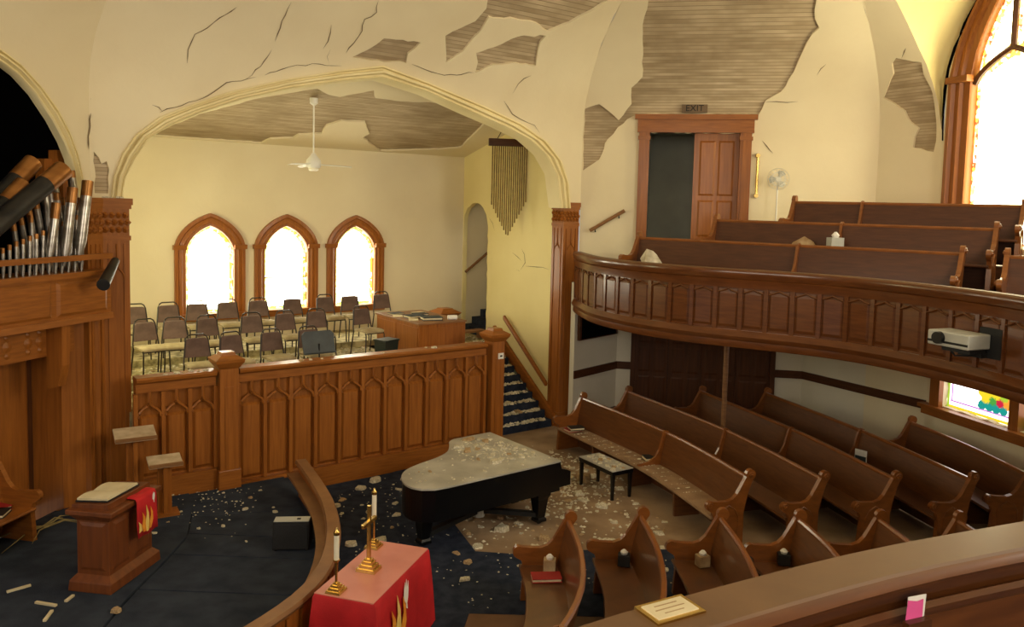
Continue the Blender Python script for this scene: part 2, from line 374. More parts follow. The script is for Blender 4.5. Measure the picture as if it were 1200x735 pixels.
# ================================================================== ROOM SHELL
A2 = V((.8, .6, 0)); B2 = V((-.6, .8, 0)); O2 = V((1.15, 18.09, 0))       # chancel frame: s along arch plane, t into the chancel
def CH(s, t, z=0): return O2 + A2*s + B2*t + V((0, 0, z))
def onT(px, t): P = onplane(px, O2+B2*t, B2); q = P-O2; return q.dot(A2), P.z
def onS(px, s): P = onplane(px, O2+A2*s, A2); q = P-O2; return q.dot(B2), P.z
C0 = V((-6.45, 12.39, 0)); C1 = V((1.51, 18.36, 0)); C2 = V((7.65, 17.2, 0)); C3 = V((8.35, 15.98, 0)); C4 = V((9.9, 10.2, 0))
OG = C0 - V((.208, .978, 0))*8
ZT = 9.7
def cov(z): return 0 if z <= 6.6 else 6*(1-math.sqrt(max(0, 1-((z-6.6)/3.2)**2)))
class Wall:
    def __init__(s, a, b): s.a = a; s.d = (b-a).normalized(); s.L = (b-a).length; s.n = V((s.d.y, -s.d.x, 0))
    def S(s, u, z): return s.a + s.d*u + s.n*cov(z) + V((0, 0, z))
    def px(s, p, g=(3, 6.5)): return pix2uv(s.S, p, g)
WO, WA, WE, WC, WW = Wall(OG, C0), Wall(C0, C1), Wall(C1, C2), Wall(C2, C3), Wall(C3, C4)
def half(a, b): return math.tan(math.acos(max(-1, min(1, a.d.dot(b.d))))/2)
ZS = [6.6, 7.0, 7.4, 7.8, 8.2, 8.6, 9.0, 9.3, 9.5, ZT]
def groinL(w_, prev): k = half(prev, w_); return [(cov(z)*k, z) for z in ZS]
def groinR(w_, nxt): k = half(w_, nxt); return [(w_.L-cov(z)*k, z) for z in ZS]
def poly_px(w_, pts, g=(3, 6.5), lim=None):
    out = []
    for p in pts:
        g = w_.px(p, g); u, z = g
        if lim: u = max(lim[0], min(lim[1], u)); z = max(lim[2], min(lim[3], z))
        out.append((u, z))
    return out
# --- chancel arch wall ------------------------------------------------------
ARCH_OUT = [(130, 238), (131, 222), (133, 207), (143, 180), (160, 157), (187, 137), (217, 125), (267, 108), (333, 93), (400, 82), (447, 77),
            (500, 97), (567, 125), (613, 147), (640, 167), (657, 190), (665, 217), (667, 238)]
ARCH_IN = [(143, 238), (144, 222), (147, 207), (157, 187), (173, 163), (200, 147), (233, 133), (283, 117), (340, 104), (400, 96), (447, 92),
           (500, 109), (550, 132), (587, 148), (617, 163), (637, 181), (650, 204), (655, 238)]
ao = [WA.px(p, (5, 6)) for p in ARCH_OUT]; ai = [WA.px(p, (5, 6)) for p in ARCH_IN]
ao[0] = (ao[0][0], 4.95); ao[-1] = (ao[-1][0], 4.95); ai[0] = (ai[0][0], 4.95); ai[-1] = (ai[-1][0], 4.95)
lim = (.15, 9.6, 5.1, 9.5)
outerA = [(0, 4.95)]+ao+[(WA.L, 4.95)]+groinR(WA, WE)+groinL(WA, WO)[::-1]
holesA = [poly_px(WA, h, (5, 7.5), lim) for h in (
    [(413, 67), (432, 58), (450, 45), (493, 50), (478, 63), (476, 74), (443, 71)],
    [(522, 42), (557, 25), (570, 10), (575, -12), (716, -12), (713, 0), (693, 13), (667, 27), (642, 37), (633, 30), (617, 25), (573, 20), (563, 37), (543, 60), (523, 73)],
    [(558, 62), (580, 55), (607, 43), (640, 42), (633, 50), (628, 77), (600, 74), (577, 76), (557, 85), (560, 73)])]
holesA.append(poly_px(WA, [(109, 178), (116, 185), (119, 192), (125, 189), (128, 199), (127, 228), (111, 230)], (.4, 5.6), (.06, 9.6, 5.02, 9.5)))
wallA = shell('wall_chancel_arch', WA.S, outerA, holesA, 'plaster', WA.n, .22, .045, kind='structure')
for c in ([(443, 0), (441, 14), (427, 22), (424, 36), (405, 62), (388, 92)][:5], [(388, 28), (384, 48), (378, 57)], [(277, 8), (250, 26), (228, 40), (220, 58), (219, 74)],
          [(190, 131), (186, 126), (178, 123)], [(187, 132), (205, 126), (230, 118), (250, 108), (265, 97), (290, 92), (300, 90)], [(310, 88), (330, 81), (348, 76), (375, 75), (400, 77)],
          [(385, 74), (383, 66), (387, 58)], [(590, 118), (600, 134), (610, 140), (626, 147), (632, 156)], [(600, 110), (607, 98), (622, 88)], [(482, 75), (497, 81), (520, 88), (555, 85)],
          [(322, 48), (330, 24), (341, 2)], [(288, 92), (305, 78), (318, 58)]):
    crack(wallA, WA.S, WA.n, c, .016, (5, 7.3))
PROF = [(0, 0), (.02, .07), (.16, .08), (.22, .03), (.34, .03), (.42, .10), (.60, .11), (.68, .05), (.80, .05), (.9, .08), (1, .06), (1.0, -.35)]
ra = [V(WA.S(*p)) for p in ao]; rb = [V(WA.S(*p)) for p in ai]
m = MB().loft(band(ra, rb, WA.n, PROF)); m.build('trim_1', 'moulding_cream', None, kind='structure', smooth=40)
# --- organ wall -------------------------------------------------------------
oo = [WO.px(p, (7, 6)) for p in [(0, 60), (20, 75), (43, 100), (63, 127), (77, 153), (87, 180), (93, 207), (97, 236)]]
oi = [WO.px(p, (7, 6)) for p in [(0, 76), (17, 89), (37, 111), (57, 141), (71, 167), (79, 187), (84, 207), (87, 236)]]
def full(c, apex, sp):
    left = [(apex[0]*.0+sp[0][0], sp[0][1])]
    c = list(c); c[-1] = (c[-1][0], 4.95)
    ext = [(3.6, apex[1]), (4.4, apex[1]-.12), (5.2, apex[1]-.38)]
    r = ext+c
    return [(7.2-u, z) for u, z in r[::-1][:-1]]+r
zt = oo[0][1]; foo = full(oo, (3.6, zt+.75), [(0, 0)]); foi = full(oi, (3.6, zt+.55), [(0, 0)])
outerO = [(-1, 4.95)]+foo+[(WO.L, 4.95)]+groinR(WO, WA)+[(-1, ZT), (-1, 6.6)]
wallO = shell('wall_organ', WO.S, outerO, [], 'plaster', WO.n, .3, .045, kind='structure')
m = MB().loft(band([V(WO.S(*p)) for p in foo], [V(WO.S(*p)) for p in foi], WO.n, PROF[:-1]+[(1, -.06)])); m.build('trim_2', 'moulding_cream', None, kind='structure', smooth=40)
crack(wallO, WO.S, WO.n, [(103, 175), (104, 140), (108, 100), (116, 62), (127, 40)], .035, (7.6, 6.5))
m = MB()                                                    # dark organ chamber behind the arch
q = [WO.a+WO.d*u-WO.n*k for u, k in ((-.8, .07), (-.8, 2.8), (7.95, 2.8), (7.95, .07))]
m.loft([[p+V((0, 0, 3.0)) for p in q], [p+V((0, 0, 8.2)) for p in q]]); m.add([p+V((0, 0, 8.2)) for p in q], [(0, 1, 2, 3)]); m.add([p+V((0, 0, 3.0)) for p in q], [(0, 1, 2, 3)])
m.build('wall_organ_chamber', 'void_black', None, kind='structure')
# --- exit wall above the gallery ----------------------------------------------
DU0, DU1, DZ0, DZ1 = 1.47, 3.44, 4.17, 6.66
holesE = [[(DU0, DZ0), (DU1, DZ0), (DU1, DZ1), (DU0, DZ1)],
          poly_px(WE, [(765, -18), (760, 0), (753, 30), (753, 90), (740, 103), (740, 122), (725, 141), (702, 122), (682, 128), (682, 200), (702, 187), (712, 163), (724, 149), (740, 137), (748, 133),
                       (889, 134), (893, 128), (897, 118), (915, 108), (930, 85), (940, 62), (952, 40), (960, 33), (955, 22), (957, 0), (955, -18)], (2, 7), (.03, 5.9, 4.3, 9.5))]
for i, p in enumerate(holesE[1]):
    if 14 <= i <= 15: holesE[1][i] = (p[0], 7.06)
outerE = [(0, 3.3), (WE.L, 3.3)]+groinR(WE, WC)+groinL(WE, WA)[::-1]
wallE = shell('wall_exit', WE.S, outerE, holesE, 'plaster', WE.n, .25, .045, kind='structure', lathholes=[1])
for c in ([(893, 120), (910, 119), (922, 120), (935, 119)], [(893, 165), (902, 176), (906, 180)], [(957, 88), (962, 80), (968, 75)]): crack(wallE, WE.S, WE.n, c, .02, (4, 6.5))
# --- chamfer and window wall ----------------------------------------------------
holesC = [poly_px(WC, [(1045, 75), (1050, 68), (1060, 70), (1080, 73), (1082, 87), (1093, 110), (1097, 140), (1097, 165), (1094, 178), (1070, 173), (1072, 160), (1077, 150), (1067, 143), (1060, 130), (1035, 115), (1040, 103), (1047, 87)], (.7, 7), (.05, WC.L-.06, 3.4, 9.5))]
WG = [(1102, 140), (1099, 118), (1093, 97), (1086, 76), (1077, 57), (1064, 28), (1050, 0), (1040, -25)]
wg = [WC.px(p, (1.2, 7)) for p in WG]
outerC = [(0, 0), (WC.L, 0), (WC.L, wg[0][1]-.4)]+wg+groinL(WC, WE)[::-1]
wallC = shell('wall_chamfer', WC.S, outerC, holesC, 'plaster', WC.n, .35, .045, kind='structure')
crack(wallC, WC.S, WC.n, [(1057, 68), (1060, 60), (1062, 56)], .03, (.6, 7))
def SW(u, z): return WW.a+WW.d*u+V((0, 0, z))
def wpx(p): P = onplane(p, WW.a, WW.n); return ((P-WW.a).dot(WW.d), P.z)
GW0, GW1, GWM = .62, 2.26, 1.44                    # upper window glass limits along the wall
def gothic(c, hw, zs, za, n=10):
    out = []
    for i in range(-n, n+1):
        x = i/n; k = abs(x); out.append((c+hw*x, zs+(za-zs)*((1-k)**.62)*(1+.12*k*(1-k))))
    return out
def wshape(c, hw, z0, zs, za): return [(c-hw, z0)]+gothic(c, hw, zs, za)+[(c+hw, z0)]
up_open = wshape(GWM, .84, 4.45, 7.6, 9.35)
lo_open1 = [(.40, 1.28), (2.0, 1.28), (2.0, 2.75), (.40, 2.75)]; lo_open2 = [(2.16, 1.28), (3.7, 1.28), (3.7, 2.75), (2.16, 2.75)]
wallW = shell('wall_right', SW, [(0, 0), (WW.L, 0), (WW.L, ZT), (0, ZT)], [up_open, lo_open1, lo_open2], 'plaster', WW.n, .6, .15, kind='structure', lathholes=[])
web_in = [wpx(p) for p in [(1105, 165), (1106, 130), (1108, 105), (1112, 80), (1120, 55), (1131, 28), (1146, 0), (1160, -25)]]
m = MB().loft([[V(WC.S(*a)) for a in wg], [V(WC.S(*a)).lerp(V(SW(*b)), .5)+V((.05, .06, .12)) for a, b in zip(wg, web_in)], [V(SW(*b)) for b in web_in]])
m.build('wall_window_vault', 'plaster_yellow', None, kind='structure', smooth=50)
MB().tube([V(SW(*b_))+WW.n*.01 for b_ in web_in], [.012, .02, .03, .025, .03, .035, .03, .03], 5).build('crack', 'void_black', bpy.data.objects['wall_window_vault'])
# --- rear of the room (behind the camera) ------------------------------------------
REAR = [C4, V((9.3, 0, 0)), V((4, -6, 0)), V((-5, -6, 0)), V((-8.8, -1, 0)), OG]
for i in range(5):
    a, b = REAR[i], REAR[i+1]; d = (b-a).normalized(); n = V((d.y, -d.x, 0))
    m = MB().extr([a, b, b+V((0, 0, ZT)), a+V((0, 0, ZT))], -n*.2); m.build('wall_'+('side', 'rear_corner', 'rear', 'rear_slant', 'left')[i], 'plaster', None, kind='structure')
m = MB().prism([tuple(p.xy) for p in [OG, C0, C1, C2, C3]+REAR[:-1]], ZT, ZT+.1); m.build('ceiling', 'plaster', None, kind='structure')
for i, (c, d, wd) in enumerate((((-.5, -5.97), (1, 0), 4.6), ((9.58, 5.0), (.06, 1), 3.2), ((-8.42, 1.6), (.1, 1), 3.0))):
    d = V((d[0], d[1], 0)).normalized(); c = V((c[0], c[1], 0)); n = V((0, 0, 0))-c; n.z = 0; n = n-d*n.dot(d); n.normalize()
    wd /= 2; r = thing('window_%d' % (5+i), None, None, kind='structure')  # unseen windows, added only for the light they give
    MB().extr([c+d*x+V((0, 0, z)) for x, z in ((-wd, 4.2), (wd, 4.2), (wd, 8.6), (-wd, 8.6))], n*.03).build('pane', 'glass_rear', r)
    for x0, x1, z0, z1 in ((-wd-.2, wd+.2, 4.0, 4.2), (-wd-.2, wd+.2, 8.6, 8.8), (-wd-.2, -wd, 4.2, 8.6), (wd, wd+.2, 4.2, 8.6), (-.05, .05, 4.2, 8.6)):
        MB().extr([c+d*x+V((0, 0, z)) for x, z in ((x0, z0), (x1, z0), (x1, z1), (x0, z1))], n*.1).build('frame_board', 'wood_oak_v', r)
# --- main floor --------------------------------------------------------------------
FL = [OG, C0, V((-5, 15, 0)), V((2.0, 19.9, 0)), V((7.2, 19.2, 0)), C2+V((.3, 0, 0)), C3]+REAR[:-1]
MB().prism([tuple(p.xy) for p in FL], -.2, 0).build('floor', 'floor_tan', None, kind='structure')
def flat(name, pts, z, mat, **kw): return MB().prism([(p[0], p[1]) for p in pts], z[0], z[1]).build(name, mat, None, **kw)
BE = [(478, 549), (512, 588), (531, 613), (557, 647), (600, 650), (700, 645), (800, 645)]
be = [atz(*p, 0) for p in BE]
flat('floor_carpet', [tuple(CH(-7.3, -.8).xy)]+[tuple(CH(-4.75, -.8).xy)]+[(p.x, p.y) for p in be]+[(3.6, 11.4), (5.5, 11.3), (5.5, 9.55), (-.42, 9.55), (-.75, 7.0), (-1.0, 3.5), (-6.5, 3.5), (-5.0, 11.5)], (.0, .012), 'carpet_navy', kind='structure')
flat('floor_pew_carpet', [(-.42, 9.52), (5.9, 9.52), (5.9, 3.5), (-.9, 3.5), (-.7, 7.0)], (.0, .02), 'floor_brown', kind='structure')
# --- walls under the gallery ----------------------------------------------------------
LW = [V((1.44, 18.02, 0)), V((2.57, 19.33, 0)), V((6.82, 18.65, 0)), V((7.65, 17.2, 0))]
nm = ('vestibule_left', 'vestibule', 'vestibule_right')
for i in range(3):
    a, b = LW[i], LW[i+1]; d = (b-a).normalized(); n = V((d.y, -d.x, 0))
    o = MB().extr([a, b, b+V((0, 0, 3.3)), a+V((0, 0, 3.3))], -n*.12).build('wall_'+nm[i], 'plaster_white', None, kind='structure')
    if i == 1: continue
    MB().extr([a+V((0, 0, 1.12)), b+V((0, 0, 1.12)), b+V((0, 0, 1.3)), a+V((0, 0, 1.3))], n*.035).build('chair_rail', 'wood_dark_h', o)
    MB().extr([a, b, b+V((0, 0, .2)), a+V((0, 0, .2))], n*.03).build('baseboard', 'wood_dark_h', o)
a, b = LW[1], LW[2]; d = (b-a).normalized(); n = V((d.y, -d.x, 0)); oV = o
def lw(s, z, k=0): return a+d*s+n*k+V((0, 0, z))
for s0, s1 in ((0, .42), (3.62, 4.3)):
    MB().extr([lw(s0, 1.12), lw(s1, 1.12), lw(s1, 1.3), lw(s0, 1.3)], n*.035).build('chair_rail', 'wood_dark_h', bpy.data.objects['wall_vestibule'])
MB().extr([C2+V((0, 0, 1.12)), C3+V((0, 0, 1.12)), C3+V((0, 0, 1.3)), C2+V((0, 0, 1.3))], WC.n*.035).build('chair_rail', 'wood_dark_h', wallC)
r = thing('door_2', None, None, kind='structure')
MB().extr([lw(.4, 0), lw(3.6, 0), lw(3.6, 2.7), lw(.4, 2.7)], n*.012).build('backing', 'void_black', r)
edges = [.44, 1.22, 2.0, 2.78, 3.56]
for i in range(4):
    s0, s1 = edges[i]+.004, edges[i+1]-.004
    lf = MB().extr([lw(s0, .02), lw(s1, .02), lw(s1, 2.6), lw(s0, 2.6)], n*.05).build('leaf', 'wood_dark_v', r)
    for z0, z1 in ((.2, 1.0), (1.1, 1.7), (1.8, 2.5)):
        for k in (0, 1):
            x0 = s0+.07+k*(s1-s0-.05)/2; x1 = x0+(s1-s0-.19)/2
            fr = [lw(x0, z0, .05), lw(x1, z0, .05), lw(x1, z1, .05), lw(x0, z1, .05)]
            inn = [lw(x0+.04, z0+.04, .065), lw(x1-.04, z0+.04, .065), lw(x1-.04, z1-.04, .065), lw(x0+.04, z1-.04, .065)]
            MB().hexa(fr, inn).build('panel', 'wood_dark_v', lf)
for s0, s1, z0, z1 in ((.34, .44, 0, 2.72), (3.56, 3.68, 0, 2.72), (.34, 3.68, 2.62, 2.76)):
    MB().extr([lw(s0, z0), lw(s1, z0), lw(s1, z1), lw(s0, z1)], n*.09).build('casing', 'wood_dark_v', r)
d1 = (LW[1]-LW[0]).normalized(); n1 = V((d1.y, -d1.x, 0))
r = thing('wall_monitor', 'black flat screen on the white wall under the gallery', 'screen', tuple(LW[0]+d1*.1+V((0, 0, 1.98))))
q = [d1*0+V((0, 0, 0)), d1*1.55, d1*1.55+V((0, 0, .6)), V((0, 0, .6))]
MB().extr([p+n1*.005 for p in q], n1*.06).build('casing', 'wood_dark_h', r)
MB().extr([p*.9+d1*.08+V((0, 0, .025))+n1*.066 for p in q], n1*.004).build('screen', 'void_black', r)
# ================================================================== CHANCEL
TB = 4.1
def SB(s, z): return CH(s, TB, z)
WIN = [-6.52, -4.82, -3.1]; WZ0, WZS, WZA = 2.5, 3.78, 4.38
holes = []
for c in WIN: holes.append([(c-.5, WZ0)]+[(c+x, z) for x, z in tudor(.5, WZS, WZA)]+[(c+.5, WZ0)])
shell('wall_chancel_back', SB, [(-9.6, 0), (1.6, 0), (1.6, 7.0), (-9.6, 7.0)], holes, 'plaster', -B2, .7, .12, kind='structure', lathholes=[])
for i, c in enumerate(WIN):
    r = thing('window_%d' % (i+1), None, None, kind='structure')
    inn = [(c-.5, WZ0)]+[(c+x, z) for x, z in tudor(.5, WZS, WZA)]+[(c+.5, WZ0)]
    out = [(c-.74, WZ0-.02)]+[(c+x, z) for x, z in tudor(.74, WZS+.12, WZA+.28)]+[(c+.74, WZ0-.02)]
    MB().loft(band([SB(*p) for p in out], [SB(*p) for p in inn], -B2, [(0, 0), (0, .09), (.25, .1), (.35, .06), (.6, .08), (.75, .05), (.95, .05), (1, .02), (1, -.13)])).build('frame', 'wood_oak_v', r, smooth=35)
    for sx in (-1, 1):
        x0 = c+sx*.5; x1 = c+sx*.77
        MB().hexa([CH(x0, TB, WZS+.1), CH(x1, TB, WZS+.1), CH(x1, TB, WZS+.2), CH(x0, TB, WZS+.2)], [CH(x0, TB-.12, WZS+.1), CH(x1, TB-.12, WZS+.1), CH(x1, TB-.13, WZS+.2), CH(x0, TB-.13, WZS+.2)]).build('impost', 'wood_oak_h', r)
    MB().hexa([CH(c-.76, TB, WZ0-.16), CH(c+.76, TB, WZ0-.16), CH(c+.76, TB, WZ0), CH(c-.76, TB, WZ0)], [CH(c-.76, TB-.1, WZ0-.16), CH(c+.76, TB-.1, WZ0-.16), CH(c+.76, TB-.15, WZ0), CH(c-.76, TB-.15, WZ0)]).build('sill', 'wood_oak_h', r)
    g = [CH(x, TB+.1, z) for x, z in inn]
    MB().extr(g, B2*.02).build('pane', 'glass_border', r)
    k = .86
    g = [CH(c+(x-c)*k, TB+.09, (z-3.4)*.93+3.4) for x, z in inn]
    MB().extr(g, B2*.008).build('pane', 'glass_choir', r)
    for zz in (3.2,):
        if i == 1: MB().extr([CH(c-.5, TB+.06, zz), CH(c+.5, TB+.06, zz), CH(c+.5, TB+.06, zz+.025), CH(c-.5, TB+.06, zz+.025)], B2*.025).build('glazing_bar', 'wood_dark_h', r)
# right side wall of the chancel with the arched stair doorway
def SY(t, z): return CH(.0, t, z)
nich = [(2.97, 1.63), (2.97, 4.45), (3.05, 4.72), (3.2, 4.9), (3.45, 5.02), (3.7, 5.0), (3.92, 4.88), (4.04, 4.7), (4.08, 4.5), (4.08, 1.63)]
wallY = shell('wall_chancel_right', SY, [(.1, 0), (4.1, 0), (4.1, 7.2), (.1, 7.2)], [nich], 'plaster_yellow', -A2, .5, .12, kind='structure', lathholes=[])
def crackY(c, wd=.02): crack(wallY, SY, -A2, c, wd, (1.5, 4))
for c in ([(601, 296), (607, 301), (612, 306)], [(611, 316), (616, 308), (615, 298), (612, 292)], [(616, 312), (630, 313), (644, 316)], [(606, 316), (610, 318)], [(573, 254), (578, 262), (580, 270)]): crackY(c, .02)
# stair alcove beyond the doorway
for nm_, q in (('wall_stair_front', [(.12, 2.95), (1.9, 2.95)]), ('wall_stair_end', [(1.9, 2.95), (1.9, 4.1)])):
    a_, b_ = CH(*q[0]), CH(*q[1]); MB().extr([a_+V((0, 0, 1.5)), b_+V((0, 0, 1.5)), b_+V((0, 0, 6)), a_+V((0, 0, 6))], A2*.05 if 'end' in nm_ else -B2*.05).build(nm_, 'plaster', None, kind='structure')
r = thing('stairs', 'dark carpeted stairs rising inside the arched doorway', 'stairs', tuple(CH(0, 3.5, 1.63)))
for k in range(8):
    q = [CH(.05-.2+.27*k, 3.0, 0), CH(1.85, 3.0, 0), CH(1.85, 4.08, 0), CH(.05+.27*k, 4.08, 0)]
    MB().prism([(p.x-r.location.x, p.y-r.location.y) for p in q], .0+.18*k, .18*(k+1)).build('step', 'carpet_navy', r)
r = thing('handrail', 'brown wooden handrail inside the arched stair doorway', 'handrail')
MB().tube([CH(.05, 4.02, 3.2), CH(1.6, 4.02, 4.3)], .035, 8).build('rail', 'wood_worn', r)
for s_, z_ in ((.3, 3.36), (1.2, 4.0)): MB().tube([CH(s_, 4.02, z_), CH(s_, 4.1, z_-.06)], .015, 6).build('bracket', 'black_matte', r)
# left side wall, ceiling
MB().extr([CH(-9.6, .1, 0), CH(-9.6, 4.1, 0), CH(-9.6, 4.1, 7.2), CH(-9.6, .1, 7.2)], -A2*.1).build('wall_chancel_left', 'plaster', None, kind='structure')
r = thing('window_9', None, None, kind='structure')
MB().extr([CH(-9.58, t, z) for t, z in ((.6, 2.9), (2.2, 2.9), (2.2, 5.2), (.6, 5.2))], A2*.02).build('pane', 'glass_border', r)
for t0, t1, z0, z1 in ((.45, 2.35, 2.75, 2.9), (.45, 2.35, 5.2, 5.35), (.45, .6, 2.9, 5.2), (2.2, 2.35, 2.9, 5.2)):
    MB().extr([CH(-9.58, t, z) for t, z in ((t0, z0), (t1, z0), (t1, z1), (t0, z1))], A2*.06).build('frame_board', 'wood_oak_v', r)
def zc(t): return 7.35-.28*t
def SC(s, t): return CH(s, t, zc(t))
cp = []
g = (-5, 2)
for p in [(176, 164), (200, 148), (240, 132), (300, 116), (372, 104), (385, 111), (398, 114), (438, 106), (440, 115), (470, 119), (530, 121), (572, 140), (556, 157), (540, 173), (520, 175), (447, 177), (442, 180), (425, 162), (433, 157), (428, 143),
          (400, 142), (383, 147), (377, 157), (350, 158), (343, 162), (317, 163), (303, 171), (227, 168), (220, 164)]:
    s_, t_ = pix2uv(SC, p, (-5, 2)); cp.append((max(-9.5, min(-.1, s_)), max(.12, min(4.05, t_))))
shell('ceiling_chancel', SC, [(-9.6, 0.05), (1.6, .05), (1.6, 4.1), (-9.6, 4.1)], [cp], 'plaster', (0, 0, -1), .5, .04, lathmat='lath_ceiling', kind='structure')
# choir platform and tiers
def chbox(s0, s1, t0, t1, z0, z1): return MB().prism([tuple(CH(s, t).xy) for s, t in ((s0, t0), (s1, t0), (s1, t1), (s0, t1))], z0, z1)
chbox(-9.05, -2.1, -.6, 4.1, 0, 1.63).build('platform', 'floor_choir', None, kind='structure')
chbox(-2.1, 0, 2.45, 4.1, 0, 1.63).build('platform', 'floor_choir', None, kind='structure')
chbox(-9.05, -3.6, 1.15, 4.1, 1.63, 1.78).build('platform', 'floor_choir', None, kind='structure')
chbox(-9.05, -2.4, 2.45, 4.1, 1.78, 1.9).build('platform', 'floor_choir', None, kind='structure')
# stairs up from the nave
r = thing('stairs', 'navy carpeted stairs littered with plaster beside the yellow wall', 'stairs', tuple(CH(-1.1, .1, 0)))
for k in range(10):
    q = [CH(-2.08, .1+.24*k), CH(-.14, .1+.24*k), CH(-.14, 2.5), CH(-2.08, 2.5)]
    MB().prism([(p.x-r.location.x, p.y-r.location.y) for p in q], .163*k, .163*(k+1)).build('step', 'carpet_navy', r)
MB().extr([CH(-.02, .1, 0), CH(-.02, 2.5, 1.72), CH(-.02, 2.5, 1.98), CH(-.02, .1, .28)], -A2*.09).build('string_board', 'wood_oak_h', bpy.data.objects['wall_chancel_right'])
r = thing('handrail', 'long sloping wooden handrail on the yellow wall above the stairs', 'handrail')
MB().sweep([CH(-.12, .35, .93), CH(-.12, 2.02, 2.25)], [(-.035, -.05), (.035, -.05), (.045, 0), (.03, .05), (-.03, .05), (-.045, 0)]).build('rail', 'wood_oak_h', r)
for t_ in (.6, 1.3, 1.9): MB().tube([CH(-.12, t_, .93+(t_-.35)*.79), CH(-.005, t_, .80+(t_-.35)*.79)], .015, 6).build('bracket', 'brass', r)
# ================================================================== PILLARS
def face_frame(p, q):                                 # local frame on a vertical facet p->q, outward normal to the right of p->q
    d = (q-p).normalized(); return p, d, V((d.y, -d.x, 0)), (q-p).length
def tracery(p, d, n, x0, x1, z0, z1, parent, mat='wood_oak_v', rad=.014, arch=.30, stem=True, name='tracery'):
    """ogee head with a stem, the gothic motif of the panelling"""
    xm = (x0+x1)/2; hw = (x1-x0)/2; za = z1-arch
    pts = [(x0, z0), (x0, za-.10), (x0+hw*.12, za-.03), (x0+hw*.45, za+.03), (x0+hw*.8, za+.07), (xm, za+.15)]
    m = MB(); R = lambda L_: [p+d*x+n*.008+V((0, 0, z)) for x, z in L_]
    m.tube(R(pts[1:]), rad, 5); m.tube(R([(2*xm-x, z) for x, z in pts[1:]]), rad, 5)
    if stem: m.tube(R([(xm, za+.13), (xm, z1)]), rad, 5)
    return m.build(name, mat, parent, smooth=50)
def pillar(label, poly, facets, zb, zc0, zc1):
    c = sum((V(p) for p in poly), V((0, 0, 0)))/len(poly)
    r = thing('pillar', label, 'pillar', (c.x, c.y, zb))
    off = V((c.x, c.y, zb)); P = [V(p)-V((c.x, c.y, 0)) for p in poly]
    def ring(k): return [(p.x*k, p.y*k) for p in P]
    MB().prism(ring(1), 0, zc1-zb-.05).build('shaft', 'wood_oak_v', r)
    MB().prism(ring(1.1), 0, .25).build('plinth', 'wood_oak_h', r)
    MB().prism(ring(1.05), .25, .32).build('plinth_moulding', 'wood_oak_h', r)
    MB().prism(ring(1.05), zc0-zb-.07, zc0-zb).build('neck_moulding', 'wood_oak_h', r)
    MB().prism(ring(1.12), zc1-zb-.1, zc1-zb).build('abacus', 'wood_oak_h', r)
    MB().prism(ring(1.07), zc1-zb-.16, zc1-zb-.1).build('abacus_moulding', 'wood_oak_h', r)
    for (i, j) in facets:
        p, d, n, L_ = face_frame(P[i], P[j]); z0, z1 = zc0-zb, zc1-zb-.16
        m = MB(); k = max(2, round(L_/.1))
        for a_ in range(k):
            for row in range(3):
                x = (a_+.5+(.25 if row % 2 else -.1))*L_/k; z = z0+.05+(z1-z0-.08)*(row+.4)/3
                rr = L_/k*.55; cc = p+d*x+n*.01+V((0, 0, z))
                vs = [cc+d*rr*math.cos(t_)*(.6+.4*math.cos(2.5*t_)**2)+V((0, 0, rr*math.sin(t_))) for t_ in [2*math.pi*q/10 for q in range(10)]]
                m.add(vs+[cc+n*.05], [(q, (q+1) % 10, 10) for q in range(10)])
        m.build('carved_leaves', 'wood_oak_v', r)
        zt_ = zc0-zb-.12; x0, x1 = L_*.2, L_*.8
        tracery(p, d, n, x0, x1, .6, zt_, r, rad=.012, arch=.45)
        for x in (x0, x1): MB().extr([p+d*(x-.012)+V((0, 0, .5)), p+d*(x+.012)+V((0, 0, .5)), p+d*(x+.012)+V((0, 0, zt_)), p+d*(x-.012)+V((0, 0, zt_))], n*.016).build('bead', 'wood_oak_v', r)
    return r
nA, nO = WA.n, WO.n
Mx = C0+V((.27, -.173, 0)); dO = WO.d
Rp = Mx+A2*.37; Lp = Mx-dO*.32
pillar('carved oak pillar between the organ and the choir', [Lp, Mx, Rp, Rp-nA*.5, C0+V((-.35, .35, 0)), Lp-nO*.5], [(0, 1), (1, 2)], 0, 4.38, 4.95)
q = [CH(s, t) for s, t in ((-.03, 0.0), (.42, 0.0), (.42, .4), (-.03, .4))]
pillar('carved oak pillar between the stairs and the gallery front', q, [(0, 1), (3, 0)], 0, 4.62, 5.08)
